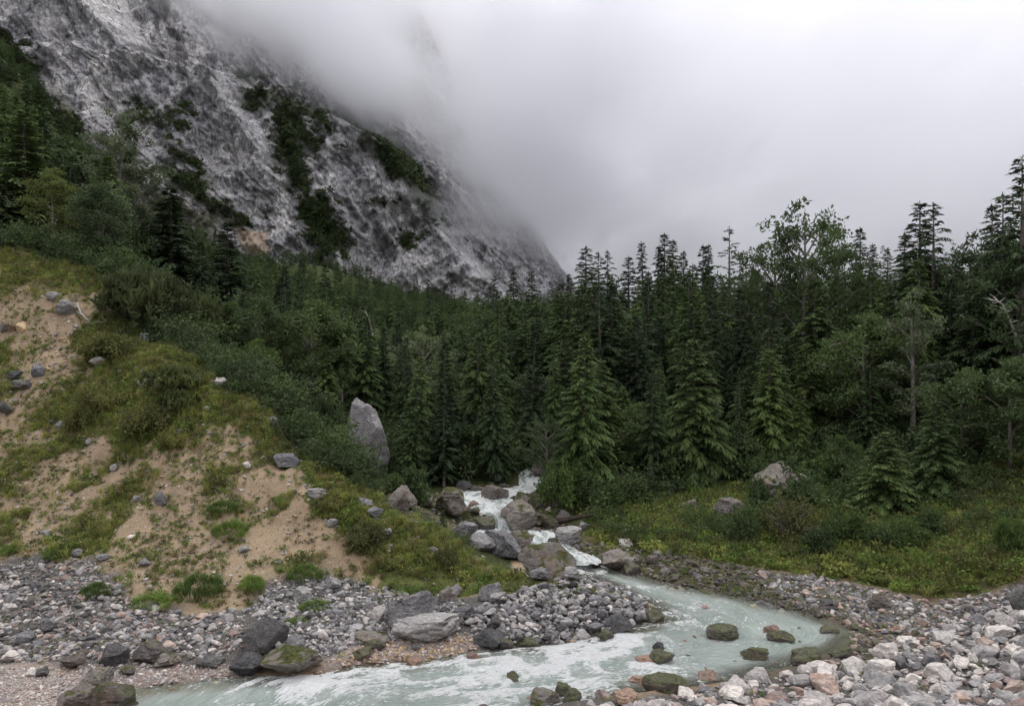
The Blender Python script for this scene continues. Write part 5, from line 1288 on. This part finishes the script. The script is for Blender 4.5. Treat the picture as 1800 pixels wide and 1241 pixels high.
cover('forest_undergrowth', 13000, (-150, 2000), (30, 75), 'forest', .9, UNDER, 4, (.5, 1.5), 5)
cover('ridge_back_undergrowth', 5000, (300, 950), (28, 50), 'forest', .9, UNDER, 4, (.25, .6), 6)
cover('sparse_weeds_on_the_slope', 16000, (-150, 700), (23, 46), 'forest', -1, HERBS, 4, (.2, .6), 7, extra=lambda x, y: (poly_sd(LF, x, y) > 0) * (fbm(x * .9, y * .9, 0, 4, 37) + .25 * (x < -9) > .12))
cover('dry_tufts_on_the_slope', 9000, (-150, 700), (23, 46), 'forest', -1, DRY, 2, (.3, .8), 17, extra=lambda x, y: (poly_sd(LF, x, y) > 0) * (fbm(x * .7, y * .7, 0, 4, 39) > .05))
cover('weeds_between_stones', 2200, (-150, 1950), (17, 27), 'gravel', 4.0, HERBS, 4, (.15, .5), 8)
cover('moss_bank_herbs', 2600, (900, 1500), (24, 42), 'moss', 1.0, HERBS, 4, (.2, .7), 9)

# ------------------------------------------------------------------ dead wood
def stick(name, label, pts, r0, mat, cat='log', twigs=0, seed=0, kind=6):
    r = np.random.default_rng(seed); pts = [np.array(p, float) for p in pts]; n = len(pts)
    e_ = empty(name, tuple(pts[0])); o = pts[0]
    v, f = tube([p - o for p in pts], [r0 * (1 - .7 * i / (n - 1)) for i in range(n)], kind)
    v2 = []
    f = f + [tuple(range(kind))[::-1], tuple(range((n - 1) * kind, n * kind))]
    link_mesh('stem', v, f, BM[mat], e_)
    if twigs:
        ps = []
        for _ in range(twigs):
            i = r.integers(0, n - 1); a = pts[i] + (pts[i + 1] - pts[i]) * r.uniform() - o; d = r.normal(size=3); d[2] = abs(d[2]) * .6; d /= np.linalg.norm(d); l = r.uniform(.25, .8) * r0 * 14
            ps.append(tube([a, a + d * l * .5 + r.normal(size=3) * .05 * l, a + d * l], [r0 * .4, r0 * .25, r0 * .06], 4))
        v, f = merge(ps); link_mesh('twigs', v, f, BM[mat], e_)
    return tag(e_, label, cat)
stick('fallen_log', 'black wet log lying across boulders right of the cascade', [P(982, 916, 33.2), P(1012, 910, 33), P(1042, 905, 32.8)], .17, 'dark')
stick('driftwood', 'bleached dead pine roots beside the large dwarf pine on the left slope', [hit1(135, 540) + (0, 0, .25), hit1(142, 560) + (0, 0, .3), hit1(160, 575) + (0, 0, .15), hit1(192, 568) + (0, 0, .12)], .06, 'dead', 'branch', 12, 1)
stick('driftwood', 'grey broken branches lying in the scree at lower left', [hit1(92, 1105) + (0, 0, .15), hit1(112, 1096) + (0, 0, .2), hit1(128, 1085) + (0, 0, .12)], .05, 'dead', 'branch', 10, 2)
stick('driftwood', 'bleached twigs sticking out of the grass tip by the stone heap', [hit1(905, 1005) + (0, 0, .12), hit1(918, 1012) + (0, 0, .15), hit1(930, 1018) + (0, 0, .1)], .035, 'dead', 'branch', 8, 3)
stick('dead_tree', 'bare bleached dead tree leaning in the forest near the right edge', [P(1790, 600, 37), P(1775, 565, 36.8), P(1762, 535, 36.6), P(1750, 528, 36.4)], .07, 'dead', 'dead tree', 16, 4)
stick('dead_tree', 'dead pale forked stem in the valley stand behind the ridge', [P(655, 590, 55), P(650, 565, 55), P(642, 545, 55)], .07, 'dead', 'dead tree', 6, 5)
stick('dead_tree', 'bleached stump standing in the forest above the upper stream', [P(942, 770, 44), P(940, 752, 44)], .12, 'dead', 'dead tree', 3, 6)
stick('fallen_branch', 'curved dead pine branch hanging over the top of the left slope', [P(140, 415, 47), P(160, 418, 47), P(178, 408, 47), P(190, 398, 47)], .06, 'dead', 'branch', 6, 7)

# labels: where several still read the same, their order from left to right tells them apart
by = {}
for o in COL.objects:
    if o.get('label') and o.parent is None: by.setdefault(o['label'], []).append(o)
for lab, L in by.items():
    if len(L) < 2: continue
    L.sort(key=lambda o: o.location.x / max(o.location.y, 1))
    W_ = {2: ['left one', 'right one'], 3: ['left one', 'middle one', 'right one'], 4: ['leftmost', 'second left', 'second right', 'rightmost'], 5: ['leftmost', 'second left', 'middle one', 'second right', 'rightmost']}.get(len(L))
    if W_:
        for o, w in zip(L, W_): o['label'] = lab + ', ' + w
